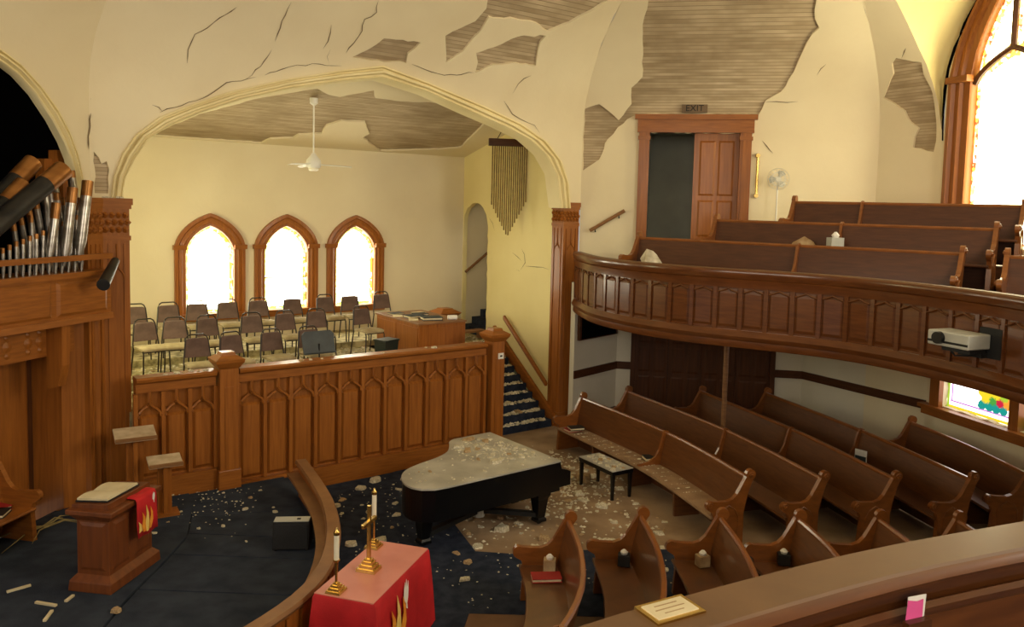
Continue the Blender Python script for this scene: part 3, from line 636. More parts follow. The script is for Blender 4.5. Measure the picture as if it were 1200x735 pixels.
# ================================================================== CHOIR PARAPET
TP = -.73; ZP = 2.25
def parapet_run(root, s0, s1, n, zb):
    L_ = s1-s0
    def bx(a_, b_, t0, t1, z0, z1, nm_, mat, par=root):
        c = CH((a_+b_)/2, (t0+t1)/2, (z0+z1)/2)-root.location
        return MB().box(c, (b_-a_, t1-t0, z1-z0), math.atan2(.6, .8)).build(nm_, mat, par)
    bx(s0, s1, TP+.06, TP+.14, zb, ZP-.1, 'core', 'wood_oak_v')
    cap = MB().sweep([CH(s0, TP+.05)-root.location, CH(s1, TP+.05)-root.location], [(-.14, ZP-.07), (-.15, ZP-.03), (-.13, ZP), (.13, ZP), (.15, ZP-.04), (.1, ZP-.1), (-.1, ZP-.1)])
    cap.build('cap', 'wood_oak_h', root)
    bx(s0, s1, TP-.03, TP+.06, ZP-.24, ZP-.1, 'top_rail', 'wood_oak_h')
    bx(s0, s1, TP-.04, TP+.06, zb, zb+.30, 'base_board', 'wood_oak_h')
    bx(s0, s1, TP-.055, TP+.06, zb+.30, zb+.35, 'base_moulding', 'wood_oak_h')
    pit = L_/n; z0, z1 = zb+.36, ZP-.25
    for k in range(n+1):
        x = s0+k*pit; bx(x-.03, x+.03, TP-.025, TP+.06, z0, z1, 'stile', 'wood_oak_v')
    for k in range(n):
        a_, b_ = s0+k*pit+.04, s0+(k+1)*pit-.04
        P_ = [CH(x, TP+.06, z)-root.location for x, z in ((a_, z0+.02), (b_, z0+.02), (b_, z1-.36), (a_, z1-.36))]
        Q_ = [CH(x, TP+.012, z)-root.location for x, z in ((a_+.05, z0+.08), (b_-.05, z0+.08), (b_-.05, z1-.40), (a_+.05, z1-.40))]
        MB().hexa(P_, Q_).build('panel', 'wood_oak_v', root)
        tracery(CH(0, TP-.005, 0)-root.location, A2, -B2, a_-.01, b_+.01, z1-.5, z1+.02, root, rad=.024, arch=.3)
r = thing('choir_parapet', 'panelled oak choir front with gothic tracery behind the piano', 'parapet', tuple(CH(-5, TP)))
parapet_run(r, -7.5, -2.6, 11, 0)
r = thing('choir_parapet', 'short panelled oak choir front beside the carved pillar', 'parapet', tuple(CH(-8.4, TP, .3)))
parapet_run(r, -9.05, -7.86, 3, .3)
def newel(label, s, zb):
    r = thing('newel_post', label, 'post', tuple(CH(s, TP+.02, zb)), math.atan2(.6, .8)); h = ZP-zb
    MB().box((0, 0, (h+.05)/2), (.3, .3, h+.05)).build('shaft', 'wood_oak_v', r, bevel=.008)
    MB().box((0, 0, .16), (.36, .36, .32)).build('base', 'wood_oak_h', r, bevel=.01)
    m = MB().frustum((0, 0, h+.02), (.3, .3), (.44, .44), .1); m.frustum((0, 0, h+.12), (.44, .44), (.46, .46), .05); m.frustum((0, 0, h+.17), (.46, .46), (.26, .26), .06); m.frustum((0, 0, h+.23), (.24, .24), (.2, .2), .05)
    m.build('cap', 'wood_oak_h', r)
    MB().box((0, -.155, h*.5), (.14, .012, h*.72)).build('panel', 'wood_oak_v', r)
    return r
newel('square oak newel post between the two choir front sections', -7.68, .3)
nr = newel('square oak newel post with small white switch plate beside the stairs', -2.36, 0)
MB().box((.155, -.06, 1.98), (.012, .12, .12)).build('switch_plate', 'white_metal', nr); MB().box((.05, -.158, 1.98), (.13, .012, .12)).build('switch_plate', 'white_metal', nr)
MB().box((.05, -.167, 1.98), (.05, .01, .03)).build('switch', 'black_matte', nr)
# ================================================================== STAGE
SR = spline([(-3.28, 12.62), (-2.82, 11.7), (-2.40, 10.72), (-2.10, 9.6), (-2.06, 8.5), (-2.42, 7.5), (-3.1, 6.5), (-4.2, 5.5), (-5.6, 4.8)], 6)
STZ = .3
edge = [(p.x, p.y) for p in SR]
stg = edge+[(-7.9, 5.5), (-6.95, 10.5), (-6.6, 12.5), (-5.9, 12.2)]+[tuple(CH(s, TP).xy) for s in (-9.0, -6.6)]
MB().prism([(p[0], p[1]) for p in stg], 0, STZ-.02).build('stage', 'carpet_stage', None, kind='structure')
# carpet lengths on the stage, split by the seams
arc = [atz(*p, STZ) for p in ((228, 588), (225, 600), (219, 630), (190, 662), (150, 702), (120, 738), (80, 790), (30, 860))]
arcp = [(p.x, p.y) for p in arc]
MB().prism([(-6.85, 10.6), (-6.45, 12.3), (-5.95, 12.05)]+[tuple(CH(-9.0, TP-.04).xy)]+[tuple(CH(-8.3, TP-.05).xy)]+arcp+[(-7.8, 5.7)], STZ-.02, STZ+.03).build('floor_stage_carpet', 'carpet_stage', None, kind='structure')
def interp(path, y):
    for a_, b_ in zip(path, path[1:]):
        if (a_[1]-y)*(b_[1]-y) <= 0 and a_[1] != b_[1]: t = (y-a_[1])/(b_[1]-a_[1]); return a_[0]+(b_[0]-a_[0])*t
    return path[-1][0]
cuts = [12.0, 10.95, 10.28, 9.3, 8.2, 7.0]
inner = [(p.x-.12, p.y) for p in SR]
y1 = 12.75
strip = [[tuple(CH(-8.28, TP-.05).xy), tuple(CH(-6.75, TP-.05).xy), (interp(inner, 12.0)-.02, 12.0), (interp(arcp, 11.6)+.02, 11.6)]]
prevL, prevR = (interp(arcp, 11.6)+.02, 11.58), (interp(inner, 12.0)-.02, 11.98)
for k, yc in enumerate(cuts[1:]):
    yl = yc+.06 if k < 3 else yc
    L_, R_ = (interp(arcp, yl)+.02, yl), (interp(inner, yc)-.02, yc)
    mid = [(interp(inner, prevR[1]+(yc-prevR[1])*q)-.02, prevR[1]+(yc-prevR[1])*q) for q in (.33, .66)]
    midL = [(interp(arcp, yl+(prevL[1]-yl)*q)+.02, yl+(prevL[1]-yl)*q) for q in (.33, .66)]
    strip.append([prevL, prevR]+mid+[R_, L_]+midL); prevL, prevR = (L_[0], L_[1]-.03), (R_[0], R_[1]-.03)
for k, pl in enumerate(strip):
    MB().prism(pl, STZ-.02, STZ+.012).build('floor_stage_carpet', 'carpet_stage', None, kind='structure')
r = thing('stage_rail', 'low curved wooden rail around the front of the stage', 'rail', tuple(SR[0]))
pth = [p-SR[0] for p in resample(SR, .25)]
MB().sweep(pth, [(-.04, 0), (-.04, .80), (.04, .80), (.04, 0)]).build('panelling', 'wood_oak_v', r, smooth=30)
MB().sweep(pth, [(-.08, .80), (-.1, .84), (-.08, .88), (.07, .88), (.09, .84), (.07, .80)]).build('cap', 'wood_worn', r, smooth=30)
MB().sweep(pth, [(-.22, .64), (-.22, .68), (-.04, .68), (-.04, .64)]).build('inner_ledge', 'wood_worn', r, smooth=30)
MB().sweep(pth, [(.04, 0), (.04, .14), (.065, .12), (.07, 0)]).build('base_board', 'wood_oak_h', r, smooth=30)
for k in range(2, len(pth)-1, 1):
    t = (pth[k+1]-pth[k-1]).normalized(); n = V((-t.y, t.x, 0))
    MB().box(pth[k]+n*.05+V((0, 0, .46)), (.05, .025, .62), math.atan2(t.y, t.x)).build('stile', 'wood_oak_v', r)
# ================================================================== ORGAN CASE
r = thing('pipe_organ', 'pipe organ case of oak with slanting rows of silver pipes', 'organ', (-6.4, 11, 0)); R0 = V((-6.4, 11, 0))
oa, ob = V((-5.98, 12.0, 0)), V((-6.62, 9.75, 0)); od = (ob-oa).normalized(); on = V((-od.y, od.x, 0))
if on.x < 0: on = -on
def OC(x, z, k=0): return oa+od*x+on*k+V((0, 0, z))-R0
LO = 5.2
MB().hexa([OC(-.02, 3.2, -.5), OC(LO, 3.2, -.5), OC(LO, 3.82, -.5), OC(-.02, 3.82, -.5)], [OC(-.02, 3.2), OC(LO, 3.2), OC(LO, 3.82), OC(-.02, 3.82)]).build('case_beam', 'wood_oak_h', r)
MB().hexa([OC(-.04, 3.82, -.55), OC(LO, 3.82, -.55), OC(LO, 3.9, -.55), OC(-.04, 3.9, -.55)], [OC(-.04, 3.82, .05), OC(LO, 3.82, .05), OC(LO, 3.9, .05), OC(-.04, 3.9, .05)]).build('case_cornice', 'wood_oak_h', r)
MB().hexa([OC(-.03, 3.17, -.52), OC(LO, 3.17, -.52), OC(LO, 3.26, -.52), OC(-.03, 3.26, -.52)], [OC(-.03, 3.17, .04), OC(LO, 3.17, .04), OC(LO, 3.26, .03), OC(-.03, 3.26, .03)]).build('case_moulding', 'wood_oak_h', r)
for k in range(5):
    x0, x1 = .06+k*1.0, .98+k*1.0
    MB().hexa([OC(x0, 3.3, 0), OC(x1, 3.3, 0), OC(x1, 3.78, 0), OC(x0, 3.78, 0)], [OC(x0+.05, 3.34, .022), OC(x1-.05, 3.34, .022), OC(x1-.05, 3.74, .022), OC(x0+.05, 3.74, .022)]).build('panel', 'wood_oak_h', r)
MB().hexa([OC(-.04, 4.06, -.02), OC(LO, 4.06, -.02), OC(LO, 4.14, -.02), OC(-.04, 4.14, -.02)], [OC(-.04, 4.06, .03), OC(LO, 4.06, .03), OC(LO, 4.14, .03), OC(-.04, 4.14, .03)]).build('pipe_rail', 'wood_oak_h', r)
# lower recess: bracketed frieze, side pier and panelled back
MB().hexa([OC(.0, 0, -1.1), OC(.42, 0, -1.1), OC(.42, 3.2, -1.1), OC(0, 3.2, -1.1)], [OC(.0, 0, -.2), OC(.42, 0, -.5), OC(.42, 3.2, -.5), OC(0, 3.2, -.2)]).build('side_pier', 'wood_oak_v', r)
MB().hexa([OC(.4, 2.72, -.35), OC(LO, 2.72, -.35), OC(LO, 3.2, -.35), OC(.4, 3.2, -.35)], [OC(.4, 2.72, -.28), OC(LO, 2.72, -.28), OC(LO, 3.2, -.28), OC(.4, 3.2, -.28)]).build('frieze', 'wood_oak_h', r)
for k in range(5):
    m = MB()
    for j in range(4):
        xx = .62+k*.9+j*.19
        for rr, zz in ((.075, 2.95), (.045, 3.07), (.045, 2.83)):
            m.add([OC(xx+rr*math.cos(t_), zz+rr*math.sin(t_), -.275) for t_ in [2*math.pi*q/8 for q in range(8)]]+[OC(xx, zz, -.25)], [(q, (q+1) % 8, 8) for q in range(8)])
    m.build('carved_leaves', 'wood_oak_v', r)
for xx in (.75,):
    MB().extr([OC(xx, 2.25, -.28), OC(xx, 2.3, -.1), OC(xx, 2.6, -.02), OC(xx, 3.2, .0), OC(xx, 3.2, -.28)], od*.14).build('bracket', 'wood_oak_v', r)
MB().hexa([OC(.4, .28, -1.15), OC(LO, .28, -1.15), OC(LO, 3.2, -1.15), OC(.4, 3.2, -1.15)], [OC(.4, .28, -1.05), OC(LO, .28, -1.05), OC(LO, 3.2, -1.05), OC(.4, 3.2, -1.05)]).build('back_wall', 'wood_dark_v', r)
for k in range(7):
    x0, x1 = .5+k*.66, 1.1+k*.66
    MB().hexa([OC(x0, .5, -1.05), OC(x1, .5, -1.05), OC(x1, 2.7, -1.05), OC(x0, 2.7, -1.05)], [OC(x0+.05, .56, -1.02), OC(x1-.05, .56, -1.02), OC(x1-.05, 2.64, -1.02), OC(x0+.05, 2.64, -1.02)]).build('panel', 'wood_oak_v', r)
# pipes
def pipe(base, top, rad, root, gilt=.12, mat='pipe_metal', foot=.3, name='pipe'):
    b, t = V(base), V(top); L_ = (t-b).length; d = (t-b)/L_
    o = MB().tube([b, b+d*foot, t-d*gilt], [rad*.3, rad, rad], 10).build(name, mat, root, smooth=40)
    MB().tube([t-d*gilt, t], [rad*1.03, rad*1.03], 10, cap=False).build('gilt_tip', 'pipe_gilt', o, smooth=40)
    MB().tube([t-d*.02, t-d*.01], [rad*.9, rad*.9], 10).build('bore', 'void_black', o)
    return o
def pp(px, py, k, xg=None):                           # a point on the plane `k` behind the case front
    P = onplane((px, py), oa+on*k, on); return P-R0
for i in range(-16, 13):                              # the front rank of small pipes
    x = 4+i*7.6; pipe(pp(x, 335-x*.105, -.12), pp(x-1+i*.35, 291-i*3.4-random.uniform(0, 2) if i >= 0 else 291-i*5.2, -.12), .026, r, .07, foot=.2)
for i, (x0, x1, y1, k, rd) in enumerate(((48, 33, 245, -.25, .045), (57, 41, 236, -.25, .05), (62, 52, 221, -.3, .055), (72, 57, 218, -.3, .05), (78, 66, 226, -.25, .05), (86, 60, 205, -.35, .06), (96, 83, 200, -.35, .055), (24, 15, 262, -.3, .04), (36, 24, 255, -.3, .04), (92, 72, 232, -.22, .04), (80, 88, 238, -.18, .04), (40, 36, 252, -.15, .03))):
    pipe(pp(x0, 322, k), pp(x1, y1, k), rd, r, .1, foot=.35)
for x0, y0, x1, y1, rd in ((57, 312, 66, 238, .06), (75, 312, 85, 220, .07), (92, 308, 103, 212, .075)):
    pipe(pp(x0, y0, -.05), pp(x1, y1, -.05), rd, r, .22, foot=.3)
for x0, x1, y0, y1, k in ((67, 78, 176, 240, -.7), (52, 62, 186, 230, -.8), (74, 84, 196, 260, -.55)):
    a_, b_, c_, d_ = pp(x0, y1, k), pp(x1, y1, k), pp(x1, y0, k), pp(x0, y0, k)
    MB().hexa([a_, b_, c_, d_], [p-on*.16 for p in (a_, b_, c_, d_)]).build('wooden_pipe', 'wood_oak_v', r)
def big_pipe(label, p0, p1, k0, k1, rd):
    a_ = onplane(p0, oa+on*k0, on); b_ = onplane(p1, oa+on*k1, on)
    rt_ = thing('fallen_organ_pipe', label, 'organ pipe', tuple(a_)); d = (b_-a_); L_ = d.length; d = d/L_
    MB().tube([V((0, 0, 0)), d*(L_-.36)], [rd*.98, rd], 16).build('body', 'pipe_dark', rt_, smooth=40)
    MB().tube([d*(L_-.36), d*L_], [rd*1.02, rd*1.02], 16, cap=False).build('gilt_tip', 'pipe_gilt', rt_, smooth=40)
    MB().tube([d*(L_-.06), d*(L_-.05)], [rd*.96, rd*.96], 16).build('bore', 'void_black', rt_)
big_pipe('fallen dark organ pipe with copper tip, longest of those leaning across the case', (-112, 352), (74, 199), .12, .12, .13)
big_pipe('fallen dark organ pipe with copper tip reaching highest into the arch', (-112, 347), (39, 190), -.25, -.25, .12)
big_pipe('short fallen dark organ pipe with copper tip wedged between two others', (-105, 352), (27, 215), -.05, -.05, .1)
a_ = OC(-.05, 4.02, .06)+R0; b_ = onplane((121, 334), oa+on*.45, on)
rt_ = thing('fallen_organ_pipe', 'short dark organ pipe hanging out over the case corner', 'organ pipe', tuple(a_))
MB().tube([V((0, 0, 0)), (b_-a_)], [.06, .085], 14).build('body', 'pipe_dark', rt_, smooth=40)
MB().tube([(b_-a_)*.97, (b_-a_)*1.005], [.088, .088], 14).build('lip', 'black_matte', rt_, smooth=40)
# ================================================================== GALLERY
RP = spline([(1.42, 17.93), (1.5, 17.2), (1.74, 16.1), (2.32, 15.02), (3.22, 14.14), (4.28, 13.5), (5.3, 12.75), (6.0, 11.65), (6.42, 10.4), (6.5, 8.8), (6.15, 6.9), (5.4, 5.3), (4.4, 4.1), (3.3, 3.28), (2.5, 2.86), (1.77, 2.57), (1.09, 2.29), (.51, 1.99), (.15, 1.78), (-.8, 1.15), (-2.2, .7), (-4.0, .5), (-6.0, .4), (-8.4, .4)], 6)
RP = [V((p.x, p.y, 0)) for p in RP]
rail = resample(RP, .2)
FZ = 3.38
def offs(P, d):
    out = []
    for i, p in enumerate(P):
        t = (P[min(i+1, len(P)-1)]-P[max(i-1, 0)]).normalized(); out.append(p+V((-t.y, t.x, 0))*d)
    return out
gal = [(p.x, p.y) for p in offs(rail, .02)]+[(p.x, p.y) for p in (REAR[4], REAR[3], REAR[2], REAR[1], C4, C3, C2)]+[(C1.x+.02, C1.y-.02)]
MB().prism(gal, 2.74, FZ).build('floor_gallery', 'plaster_white', None, kind='structure')
MB().prism(gal, FZ, FZ+.015).build('floor_gallery_carpet', 'carpet_navy', None, kind='structure')
def clip(poly, p, n):
    out = []; N_ = len(poly)
    for i in range(N_):
        a_, b_ = V(poly[i]), V(poly[(i+1) % N_]); da, db = (a_-p).dot(n), (b_-p).dot(n)
        if da >= 0: out.append(a_)
        if (da >= 0) != (db >= 0): out.append(a_.lerp(b_, da/(da-db)))
    return out
GN = V((.615, .79)).normalized(); GV = V((GN.y, -GN.x))
def tier(c, z0, z1, sL, sR):
    q = [GN*c+GV*sL, GN*c+GV*sR, GN*(c+9)+GV*sR, GN*(c+9)+GV*(sL-4)]
    for w_ in (WE, WC, WW): q = clip(q, w_.a.xy+w_.n.xy*.05, w_.n.xy)
    return MB().prism([tuple(p) for p in q], z0, z1)
def pv(x, y): return V((x, y)).dot(GV)
tier(14.32, FZ+.015, 3.78, -8.0, -1.87).build('floor_gallery_tier', 'wood_dark_h', None, kind='structure')
tier(15.15, 3.78, 4.17, -8.0, -1.58).build('floor_gallery_tier', 'wood_dark_h', None, kind='structure')
def stepbox(c0, c1, v0, v1, z0, z1):
    q = [GN*c+GV*v for c, v in ((c0, v0), (c0, v1), (c1, v1), (c1, v0))]
    MB().prism([tuple(p) for p in q], z0, z1).build('floor_gallery_step', 'carpet_navy', None, kind='structure')
stepbox(13.98, 14.32, -2.14, -1.74, FZ+.015, 3.58); stepbox(14.32, 15.15, -1.87, -1.2, FZ+.015, 3.79); stepbox(14.82, 15.15, -1.80, -1.2, 3.79, 3.98); stepbox(15.15, 16.0, -1.58, -.9, 3.79, 4.18)
r = thing('gallery_parapet', 'long curved panelled wooden front of the gallery', 'parapet', (0, 0, 2.5))
def gz(z): return z-2.5
MB().sweep(rail, [(0, gz(2.66)), (0, gz(3.9)), (.06, gz(3.9)), (.06, gz(2.66))]).build('core', 'wood_rail', r, smooth=30)
MB().sweep(rail, [(-.05, gz(3.84)), (-.075, gz(3.90)), (-.085, gz(3.95)), (-.07, gz(3.985)), (-.04, gz(4.0)), (.09, gz(4.0)), (.115, gz(3.99)), (.125, gz(3.975)), (.115, gz(3.96)), (.10, gz(3.955)), (.09, gz(3.92)), (.07, gz(3.90)), (.06, gz(3.88))]).build('cap', 'wood_rail', r, smooth=35)
MB().sweep(rail, [(-.06, gz(3.99)), (-.05, gz(4.003)), (.095, gz(4.003)), (.105, gz(3.99))]).build('cap_top', 'wood_rail_dusty', r, smooth=35)
MB().sweep(rail, [(.06, gz(3.83)), (.06, gz(3.88)), (.075, gz(3.885)), (.085, gz(3.87)), (.08, gz(3.85))]).build('inner_bead', 'wood_rail', r, smooth=35)
MB().sweep(rail, [(0, gz(3.68)), (-.03, gz(3.68)), (-.035, gz(3.74)), (-.055, gz(3.82)), (0, gz(3.86))]).build('cornice', 'wood_rail', r, smooth=35)
MB().sweep(rail, [(0, gz(2.78)), (0, gz(2.96)), (-.03, gz(2.96)), (-.05, gz(2.92)), (-.08, gz(2.86)), (-.06, gz(2.80)), (-.04, gz(2.78))]).build('lower_moulding', 'wood_rail', r, smooth=35)
MB().sweep(rail, [(0, gz(2.66)), (0, gz(2.78)), (-.04, gz(2.78)), (-.045, gz(2.69)), (-.03, gz(2.66))]).build('fascia', 'wood_rail', r, smooth=35)
pr_ = resample(RP, .43)
for i in range(len(pr_)-1):
    a_, b_ = pr_[i], pr_[i+1]
    if a_.y < 8.3: break
    d = (b_-a_).normalized(); n = V((d.y, -d.x, 0)); L_ = (b_-a_).length
    MB().box(a_+n*.015+V((0, 0, gz(3.32))), (.07, .03, .72), math.atan2(d.y, d.x)).build('stile', 'wood_rail', r)
    P_ = [a_+d*x+n*.003+V((0, 0, gz(z))) for x, z in ((.05, 3.0), (L_-.05, 3.0), (L_-.05, 3.66), (.05, 3.66))]
    Q_ = [a_+d*x+n*.022+V((0, 0, gz(z))) for x, z in ((.085, 3.05), (L_-.085, 3.05), (L_-.085, 3.58), (.085, 3.58))]
    MB().hexa(P_, Q_).build('panel', 'wood_rail', r)
    tp = [a_+d*x+n*.03+V((0, 0, gz(z))) for x, z in ((.04, 3.6), (L_*.3, 3.625), (L_/2, 3.665), (L_*.7, 3.625), (L_-.04, 3.6))]
    MB().tube(tp, .014, 5).build('tracery', 'wood_rail', r)
# a slim iron post carrying the gallery
r = thing('gallery_post', 'slim dark post rising between the pews to the gallery', 'post', (4.13, 15.3, 0))
MB().tube([(0, 0, .1), (0, 0, 2.74)], .05, 12).build('shaft', 'wood_worn', r, smooth=40)
MB().lathe([(.12, 0), (.12, .05), (.07, .1), (.055, .14)], 12).build('foot', 'wood_dark_h', r, smooth=40)
MB().lathe([(.055, 2.6), (.09, 2.68), (.1, 2.74)], 12).build('collar', 'wood_dark_h', r, smooth=40)
# ================================================================== PEWS
def arcp_(cx, cz, rr, a0, a1, n): return [(cx+rr*math.cos(math.radians(a0+(a1-a0)*k/n)), cz+rr*math.sin(math.radians(a0+(a1-a0)*k/n))) for k in range(n+1)]
END = [(-.60, 0), (-.57, .40), (-.60, .52)]+arcp_(-.635, .63, .075, 230, 60, 7)+[(-.50, .685), (-.36, .68), (-.27, .71), (-.20, .78), (-.12, .92), (-.075, 1.0)]+arcp_(.02, 1.065, .08, 200, -50, 8)+[(.04, .95), (.0, .84), (-.05, .66), (-.08, .5), (-.08, 0)]
def pew(label, pts, z, mb='wood_pew', me='wood_pew_end', div=(), group=None, dusty=False, ends=(1, 1), lancet=False):
    P = resample(spline(pts, 8), .3) if len(pts) > 2 else resample([V((p[0], p[1], 0)) for p in pts], .6)
    P = [V((p.x, p.y, 0)) for p in P]; mid = P[len(P)//2].copy()
    r = thing('pew', label, 'pew', (mid.x, mid.y, z), group=group); Q = [p-mid for p in P]
    # sweep d is to the left of the path; the pew faces right, so front is negative
    MB().sweep(Q, [(-.62, .42), (-.63, .44), (-.62, .465), (-.12, .45), (-.12, .42)]).build('seat', 'dusty_wood' if dusty else mb, r, smooth=35)
    MB().sweep(Q, [(-.15, .43), (-.11, .66), (-.035, 1.0), (-.01, 1.02), (.015, 1.0), (-.06, .66), (-.11, .43)]).build('backrest', mb, r, smooth=35)
    MB().sweep(Q, [(-.04, .985), (-.045, 1.01), (-.03, 1.035), (.01, 1.035), (.025, 1.01), (.02, .985)]).build('top_rail', me, r, smooth=35)
    MB().sweep(Q, [(-.11, .02), (-.14, .43), (-.11, .43), (-.09, .02)]).build('back_skirt', mb, r, smooth=35)
    def prof(c, t, outline, th, nm_, mat, par=r):
        n = V((-t.y, t.x, 0)); return MB().extr([c-t*th/2+n*d_+V((0, 0, z_)) for d_, z_ in outline], t*th).build(nm_, mat, par)
    for e, (i, j, sg) in enumerate(((0, 1, -1), (-1, -2, 1))):
        if not ends[e]: continue
        t = (Q[j]-Q[i]).normalized()*(-sg if sg > 0 else 1)
        if sg > 0: t = (Q[i]-Q[j]).normalized()
        else: t = (Q[j]-Q[i]).normalized()
        o = prof(Q[i], t, END, .07, 'end_panel', me); n = V((-t.y, t.x, 0)); out = t*sg
        for d_, z_, rr in ((-.645, .645, .05), (.03, 1.06, .05)):
            m = MB(); c = Q[i]+out*.034+n*d_+V((0, 0, z_))
            m.tube([c-out*.002, c+out*.02], [rr, rr*.85], 12); m.tube([c+out*.015, c+out*.032], [rr*.45, rr*.3], 8); m.build('scroll_boss', me, o, smooth=40)
        if lancet or True:
            pts_ = [(-.50, .12), (-.50, .45), (-.44, .56), (-.34, .62), (-.24, .56), (-.18, .45), (-.18, .12), (-.5, .12)]
            MB().tube([Q[i]+out*.036+n*d_+V((0, 0, z_)) for d_, z_ in pts_], .012, 5).build('lancet_moulding', me, o)
    for f_ in div:
        k = min(len(Q)-2, max(1, round(f_*(len(Q)-1)))); t = (Q[k+1]-Q[k-1]).normalized()
        prof(Q[k], t, [(-.60, .43), (-.60, .50), (-.38, .52), (-.24, .60), (-.17, .72), (-.08, 1.03), (-.02, 1.06), (.03, 1.04), (.0, .95), (-.08, .66), (-.13, .43)], .045, 'divider', me)
    for f_ in (.25, .5, .75):
        k = min(len(Q)-2, max(1, round(f_*(len(Q)-1)))); t = (Q[k+1]-Q[k-1]).normalized()
        prof(Q[k], t, [(-.56, 0), (-.58, .42), (-.14, .42), (-.1, 0)], .05, 'support', mb)
    return r
RB = [((1.54, 16.64), (2.88, 14.12), (3.62, 11.87)), ((2.59, 17.35), (3.95, 14.49), (4.74, 11.88)), ((4.23, 17.53), (5.27, 14.5), (5.86, 11.96)), ((5.65, 17.5), (6.52, 14.61), (7.05, 12.01)), ((7.75, 15.33), (8.0, 13.9), (8.1, 12.3))]
RBL = ['curved pew dusted with plaster, first row beside the piano bench', 'curved wooden pew directly behind the dusty front pew', 'curved wooden pew with the slim post in front of it', 'curved wooden pew, fourth row back from the piano bench', 'wooden pew against the wall under the coloured lower window']
for i, p in enumerate(RB):
    pew(RBL[i], p, 0, div=(.53,) if i < 4 else (), dusty=(i == 0), group='curved pews under the gallery')
NB = [((.80, 9.98), (.88, 9.1), (.82, 8.2), (.58, 7.4), (.15, 6.5)), ((1.75, 10.18), (1.79, 9.2), (1.68, 8.2), (1.40, 7.2)), ((2.78, 10.2), (2.80, 9.2), (2.68, 8.1), (2.4, 7.0)), ((3.79, 10.22), (3.86, 9.3), (3.76, 8.1), (3.5, 7.0)), ((4.86, 10.28), (4.92, 9.2), (4.86, 8.1)), ((5.9, 10.3), (5.95, 9.3), (5.9, 8.2))]
NBL = ['curved pew holding a red and black book, nearest the red altar table', 'curved pew with a small box on its seat, second from the altar table', 'curved pew with a small box, third row from the altar table', 'curved pew with a dark box, fourth row from the altar table', 'curved pew, fifth row from the altar table', 'curved pew, sixth row from the altar table']
for i, p in enumerate(NB): pew(NBL[i], p, .02, div=(.78,) if i == 0 else (), group='curved pews in front of the near gallery rail')
def gp(c, px): k = (px-600)/950+.003; Y = c/(.615*k+.79); return (k*Y, Y)
for i, (c, x0, x1, z_) in enumerate(((14.24, 745, 1125, FZ+.015), (15.05, 835, 1163, 3.78), (15.9, 925, 1193, 4.17))):
    pew(['straight dark pew in the gallery right behind the gallery front', 'straight dark pew in the gallery, middle of three rows', 'straight dark pew in the gallery in front of the tall window'][i], (gp(c, x0), gp(c, x1)), z_, 'wood_gallery_pew', 'wood_pew_end', div=(.53, .53, .36)[i:i+1], group='gallery pews')
q0 = GN*14.1+GV*(-1.60)
pew('gallery pew across the navy carpeted aisle steps', ((q0.x, q0.y), (q0.x+GV.x*1.6, q0.y+GV.y*1.6)), FZ+.015, 'wood_gallery_pew', 'wood_pew_end', group='gallery pews')
# ================================================================== GALLERY DOOR, WINDOWS
def E_(u, z, k=0): return WE.a+WE.d*u+WE.n*k+V((0, 0, z))
r = thing('door_1', None, None, kind='structure')
def ebox(u0, u1, z0, z1, k0, k1, nm_, mat, par): return MB().hexa([E_(u0, z0, k0), E_(u1, z0, k0), E_(u1, z1, k0), E_(u0, z1, k0)], [E_(u0, z0, k1), E_(u1, z0, k1), E_(u1, z1, k1), E_(u0, z1, k1)]).build(nm_, mat, par)
for u0, u1 in ((1.26, DU0+.02), (DU1-.02, 3.66)):
    ebox(u0, u1, DZ0, 6.7, 0, .09, 'casing', 'wood_oak_v', r); ebox(u0+.05, u1-.05, DZ0, 6.66, .09, .11, 'casing_bead', 'wood_oak_v', r); ebox(u0-.02, u1+.02, 6.5, 6.58, .0, .12, 'casing_block', 'wood_oak_h', r)
ebox(1.22, 3.70, 6.66, 6.98, 0, .1, 'head', 'wood_oak_h', r); ebox(1.16, 3.76, 6.94, 7.05, 0, .16, 'head_cornice', 'wood_oak_h', r); ebox(1.22, 3.7, 6.66, 6.70, .1, .13, 'head_bead', 'wood_oak_h', r)
lf = ebox(2.46, DU1, DZ0+.01, DZ1, -.14, -.09, 'leaf', 'wood_oak_v', r)
for u0, u1, z0, z1 in ((2.58, 2.92, 5.3, 6.5), (2.98, 3.32, 5.3, 6.5), (2.58, 2.92, 4.4, 5.2), (2.98, 3.32, 4.4, 5.2)):
    MB().hexa([E_(u0, z0, -.09), E_(u1, z0, -.09), E_(u1, z1, -.09), E_(u0, z1, -.09)], [E_(u0+.04, z0+.04, -.07), E_(u1-.04, z0+.04, -.07), E_(u1-.04, z1-.04, -.07), E_(u0+.04, z1-.04, -.07)]).build('panel', 'wood_oak_v', lf)
for (u, k0, k1) in ((DU0, -.05, -1.9), (DU1, -.05, -1.9)):
    MB().extr([E_(u, DZ0, k0), E_(u, DZ0, k1), E_(u, DZ1+.1, k1), E_(u, DZ1+.1, k0)], WE.d*(-.06 if u == DU0 else .06)).build('wall_corridor_side', 'door_grey', None, kind='structure')
ebox(DU0-.1, DU1+.1, DZ0-.1, DZ1+.2, -1.95, -1.9, 'wall_corridor_back', 'door_grey', None)['kind'] = 'structure'
ebox(DU0-.1, DU1+.1, DZ0-.08, DZ0, -1.95, 0, 'floor_corridor', 'wood_dark_h', None)['kind'] = 'structure'
ebox(DU0-.1, DU1+.1, DZ1+.1, DZ1+.16, -1.95, -.05, 'ceiling_corridor', 'door_grey', None)['kind'] = 'structure'
